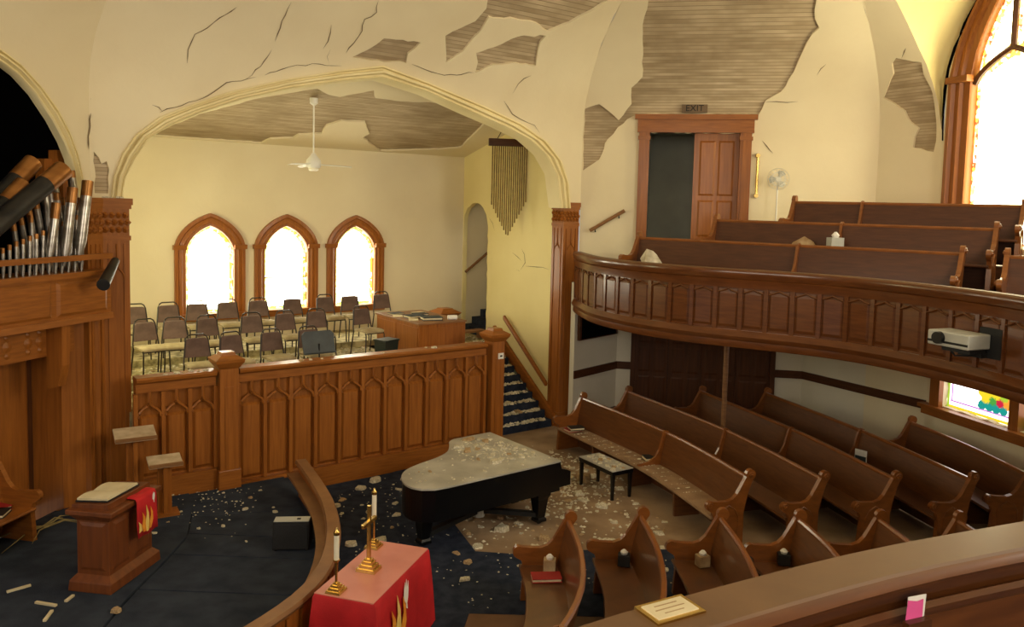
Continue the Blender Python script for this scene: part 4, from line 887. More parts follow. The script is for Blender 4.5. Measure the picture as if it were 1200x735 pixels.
# exit sign
uc, zc_ = WE.px((814, 129), (2.4, 7)); s0 = E_(uc, 7.09, .03)
r = thing('exit_sign', 'small dark EXIT sign above the gallery doorway', 'sign', tuple(s0))
MB().hexa([WE.d*x+V((0, 0, z)) for x, z in ((-.27, 0), (.27, 0), (.27, .17), (-.27, .17))], [WE.d*x+WE.n*.09+V((0, 0, z)) for x, z in ((-.27, 0), (.27, 0), (.27, .17), (-.27, .17))]).build('box', 'sign_dark', r)
def text(body, size, parent, mat, origin, xd, yd, zd, ext=.003, name='lettering'):
    cu = bpy.data.curves.new(name, 'FONT'); cu.body = body; cu.size = size; cu.align_x = 'CENTER'; cu.align_y = 'CENTER'; cu.extrude = ext
    o = bpy.data.objects.new(name, cu); col.objects.link(o); bpy.context.view_layer.update()
    me = bpy.data.meshes.new_from_object(o.evaluated_get(bpy.context.evaluated_depsgraph_get())); col.objects.unlink(o); bpy.data.objects.remove(o)
    mw = Matrix((tuple(xd)+(0,), tuple(yd)+(0,), tuple(zd)+(0,), (0, 0, 0, 1))).transposed(); mw.translation = V(origin); me.transform(mw)
    me.materials.clear(); return obj(name, me, mat, parent)
text('EXIT', .19, r, 'sign_letter', WE.n*.092+V((0, 0, .085)), WE.d, V((0, 0, 1)), WE.n)
# sloping handrail left of the door, brass pull beside it
r = thing('handrail', 'short sloping wooden handrail on the cream wall left of the gallery door', 'handrail')
MB().tube([E_(.24, 4.46, .1), E_(1.0, 4.93, .1)], .04, 8).build('rail', 'wood_worn', r, smooth=40)
for u, z in ((.36, 4.53), (.88, 4.85)): MB().tube([E_(u, z, .1), E_(u, z-.09, .09), E_(u, z-.09, 0)], .015, 6).build('bracket', 'black_matte', r)
r = thing('brass_handle', 'upright brass grab bar on the wall beside the gallery door', 'handle')
MB().tube([E_(3.80, 5.32, .09), E_(3.80, 6.18, .09)], .03, 10).build('bar', 'brass', r, smooth=40)
for z in (5.32, 6.18): MB().tube([E_(3.8, z, 0), E_(3.8, z, .13)], [.055, .045], 10).build('mount', 'brass', r, smooth=40)
# pedestal fan
f0 = E_(4.2, 4.17, .35); f0.z = 4.17
r = thing('pedestal_fan', 'white pedestal fan standing behind the gallery pews', 'fan', tuple(f0)); hd = V((0, 0, 1.5)); ax = V((-.15, -1, .05)).normalized(); e1 = ax.cross(V((0, 0, 1))).normalized(); e2 = e1.cross(ax)
MB().lathe([(.2, 0), (.2, .03), (.05, .06)], 16).build('base', 'white_metal', r, smooth=40)
MB().tube([(0, 0, .05), (0, 0, 1.46)], .016, 8).build('pole', 'white_metal', r, smooth=40)
MB().tube([hd-ax*.02, hd-ax*.16], [.07, .05], 12).build('motor', 'white_metal', r, smooth=40)
for k in range(3):
    t0 = k*2.094; m = MB()
    L0 = [hd+ax*.06+(e1*math.cos(t0+a_)+e2*math.sin(t0+a_))*q_+ax*(.03*math.sin(a_*2)) for a_, q_ in ((-.3, .05), (-.6, .12), (-.5, .19), (0, .2), (.45, .17), (.4, .08), (.2, .05))]
    m.extr(L0, ax*.006).build('blade', 'grey_plastic', r)
for sg in (0, 1):
    m = MB()
    for k in range(18):
        t0 = k*math.pi/9; dr = e1*math.cos(t0)+e2*math.sin(t0)
        m.tube([hd+ax*(.12 if sg else 0)+dr*.04, hd+ax*(.11 if sg else .01)+dr*.14, hd+ax*.06+dr*.225], .0028, 4)
    for rr, k in ((.225, .06), (.14, .11 if sg else .01)):
        m.tube([hd+ax*k+(e1*math.cos(t_)+e2*math.sin(t_))*rr for t_ in [2*math.pi*q_/24 for q_ in range(25)]], .005, 4)
    m.build('guard', 'white_metal', r)
# the tall window of the right wall
r = thing('window_4', None, None, kind='structure')
def W_(u, z, k=0): return WW.a+WW.d*u+WW.n*k+V((0, 0, z))
inn = wshape(GWM, .80, 4.45, 7.6, 9.3); out = wshape(GWM, 1.27, 4.3, 7.55, 9.85)
MB().loft(band([W_(*p) for p in out], [W_(*p) for p in inn], WW.n, [(0, 0), (0, .12), (.2, .14), (.3, .08), (.55, .1), (.65, .05), (.95, .04), (1, .0), (1, -.12)])).build('frame', 'wood_oak_v', r, smooth=35)
for sx in (-1, 1):
    MB().extr([W_(GWM+sx*.78, 7.5, 0), W_(GWM+sx*1.3, 7.5, 0), W_(GWM+sx*1.3, 7.62, 0), W_(GWM+sx*.78, 7.62, 0)], WW.n*.17).build('impost', 'wood_oak_h', r)
sub = [W_(u, z, -.05) for u, z in gothic(GWM, .8, 7.45, 8.0)]
MB().tube(sub, .055, 6).build('tracery_bar', 'wood_dark_v', r, smooth=50)
MB().tube([W_(GWM, 7.97, -.05), W_(GWM, 9.25, -.05)], .055, 6).build('tracery_bar', 'wood_dark_v', r, smooth=50)
MB().extr([W_(*p, -.12) for p in inn], -WW.n*.02).build('pane', 'glass_gallery_border', r)
c_ = V((GWM, 6.6)); MB().extr([W_(c_.x+(u-c_.x)*.88, c_.y+(z-c_.y)*.96, -.11) for u, z in wshape(GWM, .80, 4.45, 7.45, 7.9)], -WW.n*.006).build('pane', 'glass_gallery', r)
for sx in (-1, 1):
    MB().extr([W_(GWM+sx*x, z, -.11) for x, z in ((.10, 8.12), (.10, 8.9), (.3, 8.6), (.55, 8.15), (.66, 7.85), (.5, 7.85))], -WW.n*.006).build('pane', 'glass_gallery', r)
# the coloured lower window
r = thing('window_8', None, None, kind='structure')
def wbox(u0, u1, z0, z1, k0, k1, nm_, mat): return MB().hexa([W_(u0, z0, k0), W_(u1, z0, k0), W_(u1, z1, k0), W_(u0, z1, k0)], [W_(u0, z0, k1), W_(u1, z0, k1), W_(u1, z1, k1), W_(u0, z1, k1)]).build(nm_, mat, r)
wbox(.18, .42, 1.2, 2.62, 0, .1, 'casing', 'wood_oak_v'); wbox(1.98, 2.18, 1.2, 2.62, -.1, .06, 'mullion', 'wood_oak_v'); wbox(0, 4.2, 1.06, 1.2, 0, .12, 'apron', 'wood_oak_h'); wbox(-.02, 4.2, 1.2, 1.27, -.1, .2, 'sill', 'wood_oak_h'); wbox(.2, 4.0, 2.58, 2.75, 0, .1, 'head', 'wood_oak_h')
wbox(.38, 2.02, 1.26, 2.77, -.14, -.13, 'pane', 'pane_white'); wbox(2.14, 3.72, 1.26, 2.77, -.14, -.13, 'pane', 'pane_white')
for u0, u1, z0, z1, mt in ((.40, .45, 1.28, 2.7, 'pane_lime'), (.45, 2.0, 1.28, 1.33, 'pane_yellow'), (.48, 2.0, 1.40, 1.43, 'pane_violet'), (.5, .53, 1.43, 2.7, 'pane_violet'), (2.16, 3.6, 1.28, 1.5, 'pane_green'), (2.16, 2.22, 1.5, 2.7, 'pane_lime'), (2.3, 3.6, 1.5, 1.54, 'pane_violet')):
    wbox(u0, u1, z0, z1, -.13, -.125, 'pane', mt)
rnd = random.Random(5); cols_ = ['pane_red', 'pane_amber', 'pane_yellow', 'pane_lime', 'pane_teal', 'pane_green', 'pane_amber', 'pane_yellow', 'pane_violet', 'pane_red']
k = 0
for iz in range(4):
    for iu in range(5-(iz == 0)):
        u = 1.22+iu*.16+(iz % 2)*.08; z = 1.50+iz*.12; rr = .098; k += 1
        MB().extr([W_(u+rr*rnd.uniform(.85, 1.1)*math.cos(t_), z+rr*rnd.uniform(.8, 1.05)*math.sin(t_), -.125) for t_ in [2*math.pi*q_/7 for q_ in range(7)]], WW.n*.004).build('pane', rnd.choice(cols_[4:6] if iz == 0 else cols_[:4] if iz > 1 else cols_), r)
# projector hung on the gallery front
pc = onplane((1128, 388), (5.75, 11.3, 0), (-.85, -.5, 0))
pd = V((.72, -.69, 0)).normalized(); pn = V((-pd.y, pd.x, 0)); pn = -pn if pn.y > 0 else pn
pos = atz(1128, 400, 3.15)
k = min(rail, key=lambda p: abs((p.x/max(.1, p.y))-(1150-600)/950)+(9 if p.y < 8 else 0)); ii = [i for i, p in enumerate(rail) if p is k][0]
td = (rail[ii+1]-rail[ii-1]).normalized(); tn = V((td.y, -td.x, 0))
base = k+tn*.32
r = thing('projector', 'grey video projector on a black bracket on the gallery front', 'projector', (base.x, base.y, 3.13), math.atan2(td.y, td.x)+.12)
MB().box((0, 0, .22), (.62, .42, .2)).build('body', 'grey_plastic', r, bevel=.02)
MB().tube([(-.12, -.2, .23), (-.12, -.27, .23)], [.085, .08], 18).build('lens', 'black_lacquer', r, smooth=40)
MB().box((0, -.213, .18), (.6, .006, .03)).build('vent', 'black_matte', r)
MB().box((.06, .03, .09), (.42, .3, .06)).build('bracket_plate', 'black_matte', r); MB().box((.1, .2, .03), (.34, .2, .06)).build('bracket_arm', 'black_matte', r); MB().tube([(-.1, -.02, .06), (.0, -.05, .0), (.15, .0, .02), (.2, .2, .05)], .012, 6).build('cable', 'black_matte', r, smooth=50)
MB().box((.3, .24, .2), (.32, .06, .4)).build('wall_plate', 'black_matte', r)
# ================================================================== CHOIR FURNITURE
AR = math.atan2(.6, .8)
def make_chair():
    r = thing('stacking_chair', 'x', 'chair')
    for sx in (-1, 1):
        MB().tube([(sx*.2, -.2, .44), (sx*.2, -.225, .40), (sx*.215, -.24, 0)], .012, 6).build('leg', 'chair_frame', r, smooth=50)
        MB().tube([(sx*.2, .18, .44), (sx*.21, .22, .2), (sx*.215, .26, 0)], .012, 6).build('leg', 'chair_frame', r, smooth=50)
    bf = [(-.2, .18, .42), (-.2, .2, .5), (-.165, .245, .8), (-.14, .255, .85), (-.1, .26, .875), (.1, .26, .875), (.14, .255, .85), (.165, .245, .8), (.2, .2, .5), (.2, .18, .42)]
    MB().tube(bf, .012, 6).build('back_frame', 'chair_frame', r, smooth=50)
    MB().tube([(-.2, -.2, .42), (.2, -.2, .42)], .01, 6).build('seat_rail', 'chair_frame', r)
    m = MB(); rows = []
    for y, z, w_, th in ((-.235, .45, .17, .01), (-.225, .47, .2, .03), (-.1, .485, .215, .045), (.1, .48, .21, .045), (.19, .47, .19, .03), (.205, .455, .16, .01)):
        rows.append([V((-w_, y, z-th/2-.01)), V((-w_-.005, y, z)), V((-w_*.8, y, z+.008)), V((w_*.8, y, z+.008)), V((w_+.005, y, z)), V((w_, y, z-th/2-.01))])
    m.loft(rows, True); n = len(m.v); m.f += [(0, 1, 2, 3, 4, 5), tuple(range(n-6, n))]; m.build('seat', 'chair_seat_lit', r, smooth=60)
    P0 = [(-.185, .205, .54), (.185, .205, .54), (.155, .245, .80), (.125, .252, .82), (-.125, .252, .82), (-.155, .245, .80)]
    MB().extr([V(p)-V((0, .022, 0)) for p in P0], (0, .04, .004)).build('backrest', 'chair_pad', r, bevel=.008)
    return r
chair = make_chair(); first = True
ROWS = [(.5, 1.63, [-7.8, -7.22, -6.49, -5.78], 'choir row nearest the parapet', 'front row of choir chairs'),
        (1.7, 1.78, [-8.37, -7.86, -7.28, -6.44, -5.77, -5.11, -4.1], 'middle choir row', 'middle row of choir chairs'),
        (3.0, 1.9, [-8.26, -7.65, -7.1, -6.49, -5.85, -5.1, -4.35, -3.75, -2.95], 'choir row under the arched windows', 'back row of choir chairs')]
for t_, z_, ss, lab_, grp in ROWS:
    for s_ in ss:
        rz = AR+random.uniform(-.16, .16)
        c = CH(s_, t_, z_)-V((-math.sin(rz)*.25, math.cos(rz)*.25, 0))
        if first: o = chair; o.location = c; o.rotation_euler[2] = rz; o['label'] = lab_; o['group'] = grp; first = False
        else: o = dup(chair, c, rz, lab_, grp)
        o.scale = (1.12, 1.12, 1.15); k_ = ss.index(s_); o['label'] = ('first', 'second', 'third', 'fourth', 'fifth', 'sixth', 'seventh', 'eighth', 'ninth')[k_]+' brown padded chair from the carved pillar in the '+lab_
# music stand
r = thing('music_stand', 'black music stand with a broad tilted desk among the choir chairs', 'music stand', tuple(CH(-5.88, -.22, 1.63)), AR)
MB().tube([(0, 0, .03), (0, 0, .8)], .014, 8).build('pole', 'black_matte', r, smooth=40)
for k in range(3):
    t0 = k*2.094+.5; MB().tube([(0, 0, .12), (.2*math.cos(t0), .2*math.sin(t0), .015)], .01, 6).build('foot', 'black_matte', r)
MB().extr([(-.3, -.02, .64), (.3, -.02, .64), (.31, .07, .96), (.24, .085, 1.02), (-.24, .085, 1.02), (-.31, .07, .96)], (0, .012, -.003)).build('desk', 'stand_black', r)
MB().box((0, -.04, .635), (.6, .07, .015)).build('ledge', 'stand_black', r)
# console
kc = CH(-2.82, 1.45, 1.63)
kc.z = 1.63
r = thing('organ_console', 'plain oak organ console strewn with books on the choir platform', 'console', tuple(kc), AR)
MB().box((0, 0, .43), (1.14, 1.86, .86)).build('body', 'wood_oak_v', r, bevel=.01)
MB().box((0, 0, .8725), (1.18, 1.9, .035)).build('top', 'wood_worn', r, bevel=.006)
for y0 in (-.46, .46): MB().box((-.574, y0, .43), (.012, .84, .72)).build('panel', 'wood_oak_v', r)
MB().box((.0, -.934, .43), (1.0, .012, .7)).build('panel', 'wood_oak_v', r)
rnd = random.Random(3)
bl = ['closed dark book lying on the console nearest the newel post', 'dark book lying flat in the middle of the console', 'dark book beside the papers on the console', 'thin dark book near the far end of the console', 'pale paper booklet on the console', 'open pale booklet on the console', 'dark slim folder on the console edge']
for k, (x, y, w_, l_, h_, mt) in enumerate(((-.05, -.55, .42, .3, .07, 'blue_book'), (-.2, -.1, .4, .28, .06, 'blue_book'), (.1, .2, .34, .26, .04, 'black_book'), (-.3, .55, .32, .24, .03, 'blue_book'), (.25, .5, .3, .22, .015, 'paper'), (-.42, .25, .2, .28, .012, 'paper'), (-.4, -.4, .2, .3, .02, 'paper'))):
    p = V((x, y, 0)); p.rotate(Matrix.Rotation(AR, 3, 'Z')); rr = thing('book', bl[k], 'book', (kc.x+p.x, kc.y+p.y, kc.z+.89), AR+rnd.uniform(-.5, .5), 'books on the console')
    MB().box((0, 0, h_*.12), (w_, l_, h_*.24)).build('cover', mt, rr); MB().box((-.005, 0, h_*.5), (w_-.02, l_-.02, h_*.55)).build('pages', 'paper', rr); MB().box((0, 0, h_*.89), (w_, l_, h_*.22)).build('cover', mt, rr)
for k, (x, y) in enumerate(((.35, -.75),)):
    p = V((x, y, 0)); p.rotate(Matrix.Rotation(AR, 3, 'Z')); rr = thing('tissue_roll', 'crumpled white paper roll at the console corner', 'paper roll', (kc.x+p.x, kc.y+p.y, kc.z+.89), .3)
    MB().tube([(-.1, 0, .05), (.1, 0, .05)], [.05, .05], 12).build('roll', 'white_cloth', rr, smooth=40); MB().tube([(.1, 0, .05), (.104, 0, .05)], [.02, .02], 8).build('core', 'black_matte', rr)
r = thing('waste_bin', 'dark green waste bin standing beside the organ console', 'bin', tuple(CH(-4.12, .55, 1.63)), AR+.3)
MB().frustum((0, 0, 0), (.3, .26), (.38, .32), .6).build('body', 'green_bin', r, bevel=.01); MB().frustum((0, 0, .6), (.4, .34), (.4, .34), .03).build('rim', 'green_bin', r); MB().box((-.14, -.155, .22), (.1, .01, .1), 0, .07).build('sticker', 'paper', r)
r = thing('newel_post', 'low oak newel post with a flared cap at the head of the stairs', 'post', tuple(CH(-1.45, 2.62, 1.63)), AR)
MB().box((0, 0, .34), (.34, .34, .68)).build('shaft', 'wood_oak_v', r); m = MB().frustum((0, 0, .66), (.4, .4), (.58, .58), .1); m.frustum((0, 0, .76), (.58, .58), (.34, .34), .07); m.frustum((0, 0, .83), (.32, .32), (.26, .26), .03); m.build('cap', 'wood_oak_h', r)
r = thing('bench', 'low wooden bench on the landing beside the arched doorway', 'bench', tuple(CH(-.62, 2.85, 1.63)), AR)
MB().box((0, 0, .2), (.9, .3, .04)).build('seat', 'wood_worn', r)
for sx in (-1, 1): MB().box((sx*.38, 0, .09), (.05, .28, .18)).build('leg', 'wood_worn', r)
# ceiling fan
ft = CH(-5.34, 1.35, zc(1.35)); dz = 1.16
r = thing('ceiling_fan', 'white ceiling fan on a long rod in the choir', 'ceiling fan', (ft.x, ft.y, ft.z-dz-.2))
MB().tube([(0, 0, .25), (0, 0, dz+.16)], .016, 8).build('rod', 'white_metal', r, smooth=40)
MB().lathe([(.03, dz+.06), (.08, dz+.1), (.085, dz+.2)], 14).build('canopy', 'white_metal', r, smooth=40)
MB().lathe([(.05, 0), (.13, .02), (.15, .08), (.14, .16), (.07, .24), (.03, .3)], 18).build('motor', 'white_metal', r, smooth=50)
MB().lathe([(.06, -.05), (.1, -.03), (.1, .02)], 14).build('light_cup', 'wax', r, smooth=50)
for a0 in (.12, 2.2, 4.3):
    d = V((math.cos(a0), math.sin(a0), 0)); e = V((-d.y, d.x, 0))
    MB().extr([d*.14-e*.04+V((0, 0, .06)), d*.62-e*.075+V((0, 0, .04)), d*.72-e*.05+V((0, 0, .03)), d*.74+V((0, 0, .03)), d*.72+e*.05+V((0, 0, .05)), d*.62+e*.075+V((0, 0, .06)), d*.14+e*.04+V((0, 0, .08))], (0, 0, .01)).build('blade', 'white_metal', r)
# hanging tube chimes
cc = CH(-.42, 1.55, 6.36)
r = thing('tube_chimes', 'hanging rack of brass tube chimes ending in a point by the yellow wall', 'chimes', tuple(cc), .12)
MB().box((0, 0, .08), (1.0, .14, .17)).build('beam', 'wood_dark_h', r, bevel=.01)
for k in range(17):
    x = -.4+k*.05; L_ = 2.12-abs(k-7.6)*.098
    MB().tube([(x, -.0, 0), (x, 0, -max(1.25, L_))], .017, 8).build('tube', 'chime_metal', r, smooth=40)
for sx in (-1, 1): MB().tube([(sx*.3, 0, .16), (sx*.05, .02, .62)], .008, 5).build('cord', 'black_matte', r)
MB().tube([(0, .02, .6), (0, .02, .72)], .012, 5).build('hook', 'black_matte', r)
# ================================================================== PIANO
po = V((.85, 12.45, 0)); kx = V((-.79, -.613, 0)).normalized(); ky = V((-.613, .79, 0)).normalized()
r = thing('grand_piano', 'black grand piano with closed dusty lid covered in plaster', 'piano', tuple(po))
def PN(x, y, z): return kx*x+ky*y+V((0, 0, z))
lid = [(0, 0), (0, 1.9), (.75, 1.9), (.9, 1.82), (1.05, 1.6), (1.25, 1.36), (1.55, 1.2), (1.9, 1.1), (2.2, .98), (2.42, .78), (2.55, .5), (2.56, .28), (2.48, .12), (2.32, .02), (2.1, 0)]
lid2 = [(p.x, p.y) for p in spline(lid[2:13], 4)]; lid2 = lid[:2]+lid2+lid[13:]
def inset(pl, k):
    c = V((1.1, .85)); return [((x-c.x)*(1-k)+c.x, (y-c.y)*(1-k)+c.y) for x, y in pl]
def pslab(pl, z0, z1, nm_, mat, par=r, bev=0): return MB().extr([PN(x, y, z0) for x, y in pl], (0, 0, z1-z0)).build(nm_, mat, par, bevel=bev)
pslab(inset(lid2, .012), .53, .99, 'case', 'black_lacquer')
pslab(lid2, .99, 1.015, 'lid', 'lid_dusty'); pslab(inset(lid2, -.004), .984, .992, 'lid_edge', 'black_lacquer')
MB().extr([PN(.02, .02, .58), PN(.02, 1.88, .58), PN(-.22, 1.88, .58), PN(-.22, .02, .58)], (0, 0, .14)).build('keybed', 'black_lacquer', r)
for y0, y1 in ((.02, .12), (1.78, 1.88)):
    MB().extr([PN(.02, y0, .72), PN(-.22, y0, .72), PN(-.22, y0, .80), PN(-.14, y0, .84), PN(-.03, y0, .87), PN(0, y0, .98), PN(.02, y0, .98)], ky*(y1-y0)).build('cheek', 'black_lacquer', r)
MB().extr([PN(-.03, .1, .72), PN(-.03, 1.8, .72), PN(.01, 1.8, .98), PN(.01, .1, .98)], kx*.02).build('fallboard', 'black_lacquer', r)
for x, y in ((.28, .18), (.28, 1.72), (2.2, .5)):
    m = MB(); q = lambda h: [PN(x+a_*h, y+b_*h, 0) for a_, b_ in ((-1, -1), (1, -1), (1, 1), (-1, 1))]
    rows = [[p+V((0, 0, z)) for p in q(h)] for z, h in ((.56, .13), (.48, .125), (.42, .10), (.2, .075), (.12, .065), (.09, .085), (.05, .085))]
    m.loft(rows, True); m.build('leg', 'black_lacquer', r)
    MB().tube([PN(x-.02, y, .035), PN(x+.02, y, .035)], .035, 10).build('caster', 'black_matte', r, smooth=40)
hub = (1.02, .78)
for x, y in ((.28, .18), (.28, 1.72), (2.2, .5)):
    a_, b_ = PN(*hub, .16), PN(x, y, .12); d = (b_-a_).normalized(); n = V((-d.y, d.x, 0)).normalized()*.05
    MB().extr([a_-n, b_-n, b_+n, a_+n], (0, 0, .07)).build('truck_arm', 'black_matte', r)
MB().lathe([(.1, .1), (.1, .24)], 10, PN(*hub, 0)).build('truck_hub', 'grey_plastic', r)
for y in (.85, 1.02): MB().extr([PN(.25, y, .2), PN(.29, y, .2), PN(.29, y+.03, .2), PN(.25, y+.03, .2)], (0, 0, .46)).build('lyre_post', 'black_lacquer', r)
MB().extr([PN(.2, .8, .14), PN(.34, .8, .14), PN(.34, 1.1, .14), PN(.2, 1.1, .14)], (0, 0, .07)).build('lyre_box', 'black_lacquer', r)
for y in (.86, .95, 1.04): MB().tube([PN(.22, y, .15), PN(.06, y, .12)], .012, 6).build('pedal', 'brass', r)
bc = V((1.735, 13.99, 0)); r = thing('piano_bench', 'black piano bench covered with plaster pieces', 'bench', tuple(bc), math.radians(-58))
MB().box((0, 0, .47), (.96, .46, .07)).build('seat', 'black_lacquer', r, bevel=.008); MB().box((0, 0, .512), (.96, .46, .016)).build('seat_top', 'lid_dusty', r, bevel=.004)
for sx in (-1, 1):
    for sy in (-1, 1): MB().frustum((sx*.44, sy*.19, 0), (.04, .04), (.06, .06), .44).build('leg', 'black_lacquer', r)
# ================================================================== ALTAR TABLE
tc_ = V((-1.43, 8.645, 0)); TR = math.radians(-17)
r = thing('altar_table', 'altar table draped in a red cloth with flame and dove emblems', 'table', tuple(tc_), TR)
hx, hy, TZ = .335, .70, .95
MB().box((0, 0, TZ-.02), (hx*2-.01, hy*2-.01, .03)).build('table_top', 'wood_oak_h', r)
for sx in (-1, 1):
    for sy in (-1, 1): MB().box((sx*.27, sy*.62, .47), (.07, .07, .91)).build('leg', 'wood_oak_v', r)
m = MB(); per = []
for i in range(64):
    f = i/64*4; side = int(f); u = (f-side)*2-1
    x, y = ((u*hx, -hy), (hx, u*hy), (-u*hx, hy), (-hx, -u*hy))[side]; nx, ny = ((0, -1), (1, 0), (0, 1), (-1, 0))[side]
    per.append((x, y, nx, ny, abs(u), side))
rows = []
for z, k in ((TZ+.004, 0), (TZ-.02, .1), (.7, .4), (.4, .7), (.04, 1)):
    row = []
    for x, y, nx, ny, u, sd in per:
        fl = .015*min(1, k*9)+k*(.10*(u**3)+.012*math.sin((x*7+y*9)*3)); cx = (1 if x > 0 else -1)*k*.06*u**4; cy = (1 if y > 0 else -1)*k*.06*u**4
        row.append(V((x+nx*fl+(cx if nx == 0 else 0), y+ny*fl+(cy if ny == 0 else 0), z)))
    rows.append(row)
m.loft(rows, True); cl = m.build('cloth_skirt', 'red_cloth', r, smooth=50)
MB().box((0, 0, TZ+.004), (hx*2+.004, hy*2+.004, .012)).build('cloth_top', 'red_cloth_dusty_sheen', r)
# emblems on the long side facing the piano
def emblem(par, org, xd, zd, nd, polys, scale=1):
    for mt, nm_, pl in polys:
        MB().extr([org+xd*(x*scale)+zd*(z*scale) for x, z in pl], nd*.006).build(nm_, mt, par)
FLAME = [('flame_orange', 'flame_emblem', [(-.10, 0), (-.13, .10), (-.10, .20), (-.12, .32), (-.05, .22), (-.04, .12), (-.03, .0)]), ('flame_gold', 'flame_emblem', [(-.02, -.02), (-.05, .12), (-.01, .24), (-.02, .40), (.04, .26), (.05, .12), (.03, -.02)]),
         ('flame_orange', 'flame_emblem', [(.05, 0), (.06, .12), (.10, .2), (.09, .34), (.14, .24), (.15, .12), (.10, .0)]), ('flame_gold', 'flame_emblem', [(-.2, .02), (-.19, .12), (-.21, .2), (-.15, .14), (-.13, .04)])]
DOVE = [('white_cloth', 'dove_emblem', [(0, 0), (-.05, .06), (-.045, .16), (-.02, .22), (-.005, .15), (.005, .24), (.025, .15), (.045, .21), (.05, .12), (.04, .05), (.02, .0), (.03, -.06), (0, -.04)])]
X_, Z_, N_ = V((0, 1, 0)), V((-.02, 0, 1)).normalized(), V((1, 0, 0))
emblem(cl, V((hx+.043, -.18, .28)), X_, Z_, N_, FLAME, 1.35); emblem(cl, V((hx+.036, .02, .62)), X_, Z_, N_, DOVE, 1.15)
def stick(label, px, hstem, hc):
    p = atz(px[0], px[1], TZ+.012); r = thing('candlestick', label, 'candlestick', tuple(p), TR)
    m = MB()
    for z0, z1, w_ in ((0, .025, .17), (.025, .05, .13), (.05, .075, .09), (.075, .095, .055)): m.frustum((0, 0, z0), (w_, w_), (w_*.94, w_*.94), z1-z0)
    m.build('base', 'brass', r); MB().tube([(0, 0, .09), (0, 0, hstem)], .014, 10).build('stem', 'brass', r, smooth=40)
    MB().lathe([(.02, hstem-.02), (.035, hstem), (.035, hstem+.01)], 12).build('drip_pan', 'brass', r, smooth=40)
    MB().lathe([(.027, hstem+.01), (.027, hstem+hc)], 14).build('candle', 'wax', r, smooth=40)
    MB().lathe([(.03, hstem+hc-.03), (.032, hstem+hc), (.015, hstem+hc+.02), (.01, hstem+hc+.045)], 12).build('follower', 'brass', r, smooth=40)
stick('brass candlestick with white candle at the altar edge beside the stage rail', (394, 693), .33, .30); stick('brass candlestick with white candle behind the altar cross', (438, 641), .36, .30)
p = atz(432, 668, TZ+.012); r = thing('altar_cross', 'brass altar cross with stepped base on the red table', 'cross', tuple(p), TR)
m = MB()
for z0, z1, w_ in ((0, .035, .23), (.035, .07, .18), (.07, .105, .13), (.105, .13, .09)): m.frustum((0, 0, z0), (w_, w_*.8), (w_*.95, w_*.76), z1-z0)
m.build('base', 'brass', r); MB().box((0, 0, .42), (.045, .03, .62)).build('upright', 'brass', r, bevel=.005); MB().box((0, 0, .54), (.04, .30, .045)).build('crossbar', 'brass', r, bevel=.005)
# ================================================================== STAGE THINGS
pc_ = V((-4.79, 9.68, STZ+.03)); PR = math.radians(-9)
r = thing('pulpit', 'carved wooden pulpit holding an open book and a red stole', 'pulpit', tuple(pc_), PR)
MB().frustum((0, 0, 0), (.56, 1.0), (.54, .98), .12).build('plinth', 'wood_pulpit', r, bevel=.01); MB().frustum((0, 0, .12), (.54, .98), (.42, .84), .07).build('plinth_moulding', 'wood_pulpit', r)
MB().box((0, 0, .52), (.42, .84, .72)).build('body', 'wood_pulpit', r, bevel=.008)
MB().frustum((0, 0, .84), (.42, .84), (.56, .96), .08).build('cornice', 'wood_pulpit', r); MB().box((0, 0, .95), (.6, 1.0, .06)).build('top', 'wood_pulpit', r, bevel=.01)
for sy in (-1, 1): MB().hexa([V((.21, sy*.2-.16, .24)), V((.21, sy*.2+.16, .24)), V((.21, sy*.2+.16, .82)), V((.21, sy*.2-.16, .82))], [V((.225, sy*.2-.12, .28)), V((.225, sy*.2+.12, .28)), V((.225, sy*.2+.12, .78)), V((.225, sy*.2-.12, .78))]).build('panel', 'wood_pulpit', r)
MB().hexa([V((-.17, -.42, .24)), V((.17, -.42, .24)), V((.17, -.42, .82)), V((-.17, -.42, .82))], [V((-.13, -.435, .28)), V((.13, -.435, .28)), V((.13, -.435, .78)), V((-.13, -.435, .78))]).build('panel', 'wood_pulpit', r)
MB().extr([(-.27, -.42, .98), (.2, -.42, .98), (.2, -.42, 1.05), (-.27, -.42, 1.02)], (0, .82, 0)).build('book_desk', 'wood_pulpit', r)
b0 = Matrix.Translation(pc_) @ Matrix.Rotation(PR, 4, 'Z')
bp = b0 @ V((-.06, -.05, 1.035)); r2 = thing('open_book', 'large open book lying on the pulpit', 'book', tuple(bp), PR)
MB().box((0, 0, .012), (.42, .62, .015), 0, 0, -.06).build('cover', 'black_book', r2)
for sy in (-1, 1):
    m = MB(); rows = []
    for k in range(6):
        y = sy*k/5*.29; z = .03+.022*math.sin(k/5*math.pi*.9)+.006
        rows.append([V((-.2, y, .015-.012)), V((-.2, y, z-.012)), V((.2, y, z+.012)), V((.2, y, .015+.012))])
    m.loft(rows, True); m.f += [(0, 1, 2, 3), (20, 21, 22, 23)]; m.build('pages', 'paper', r2, smooth=30)
r2 = thing('red_stole', 'red cloth with flame and dove emblems hanging over the pulpit side', 'cloth', tuple(b0 @ V((.32, .12, .98))), PR)
m = MB(); rows = []
for x, z in ((-.42, .012), (-.25, .016), (-.05, .022), (.0, .016), (.018, -.02), (.022, -.15), (.02, -.3), (.03, -.47)):
    rows.append([V((x+.006*math.sin(k*1.3+z*8), -.2+k*.05+(-.47-z if z < 0 else 0)*0, z+.006*math.sin(k*1.1))) for k in range(9)])
m.loft(rows); so = m.build('cloth', 'red_cloth', r2, smooth=60); md = so.modifiers.new('solid', 'SOLIDIFY'); md.thickness = .006
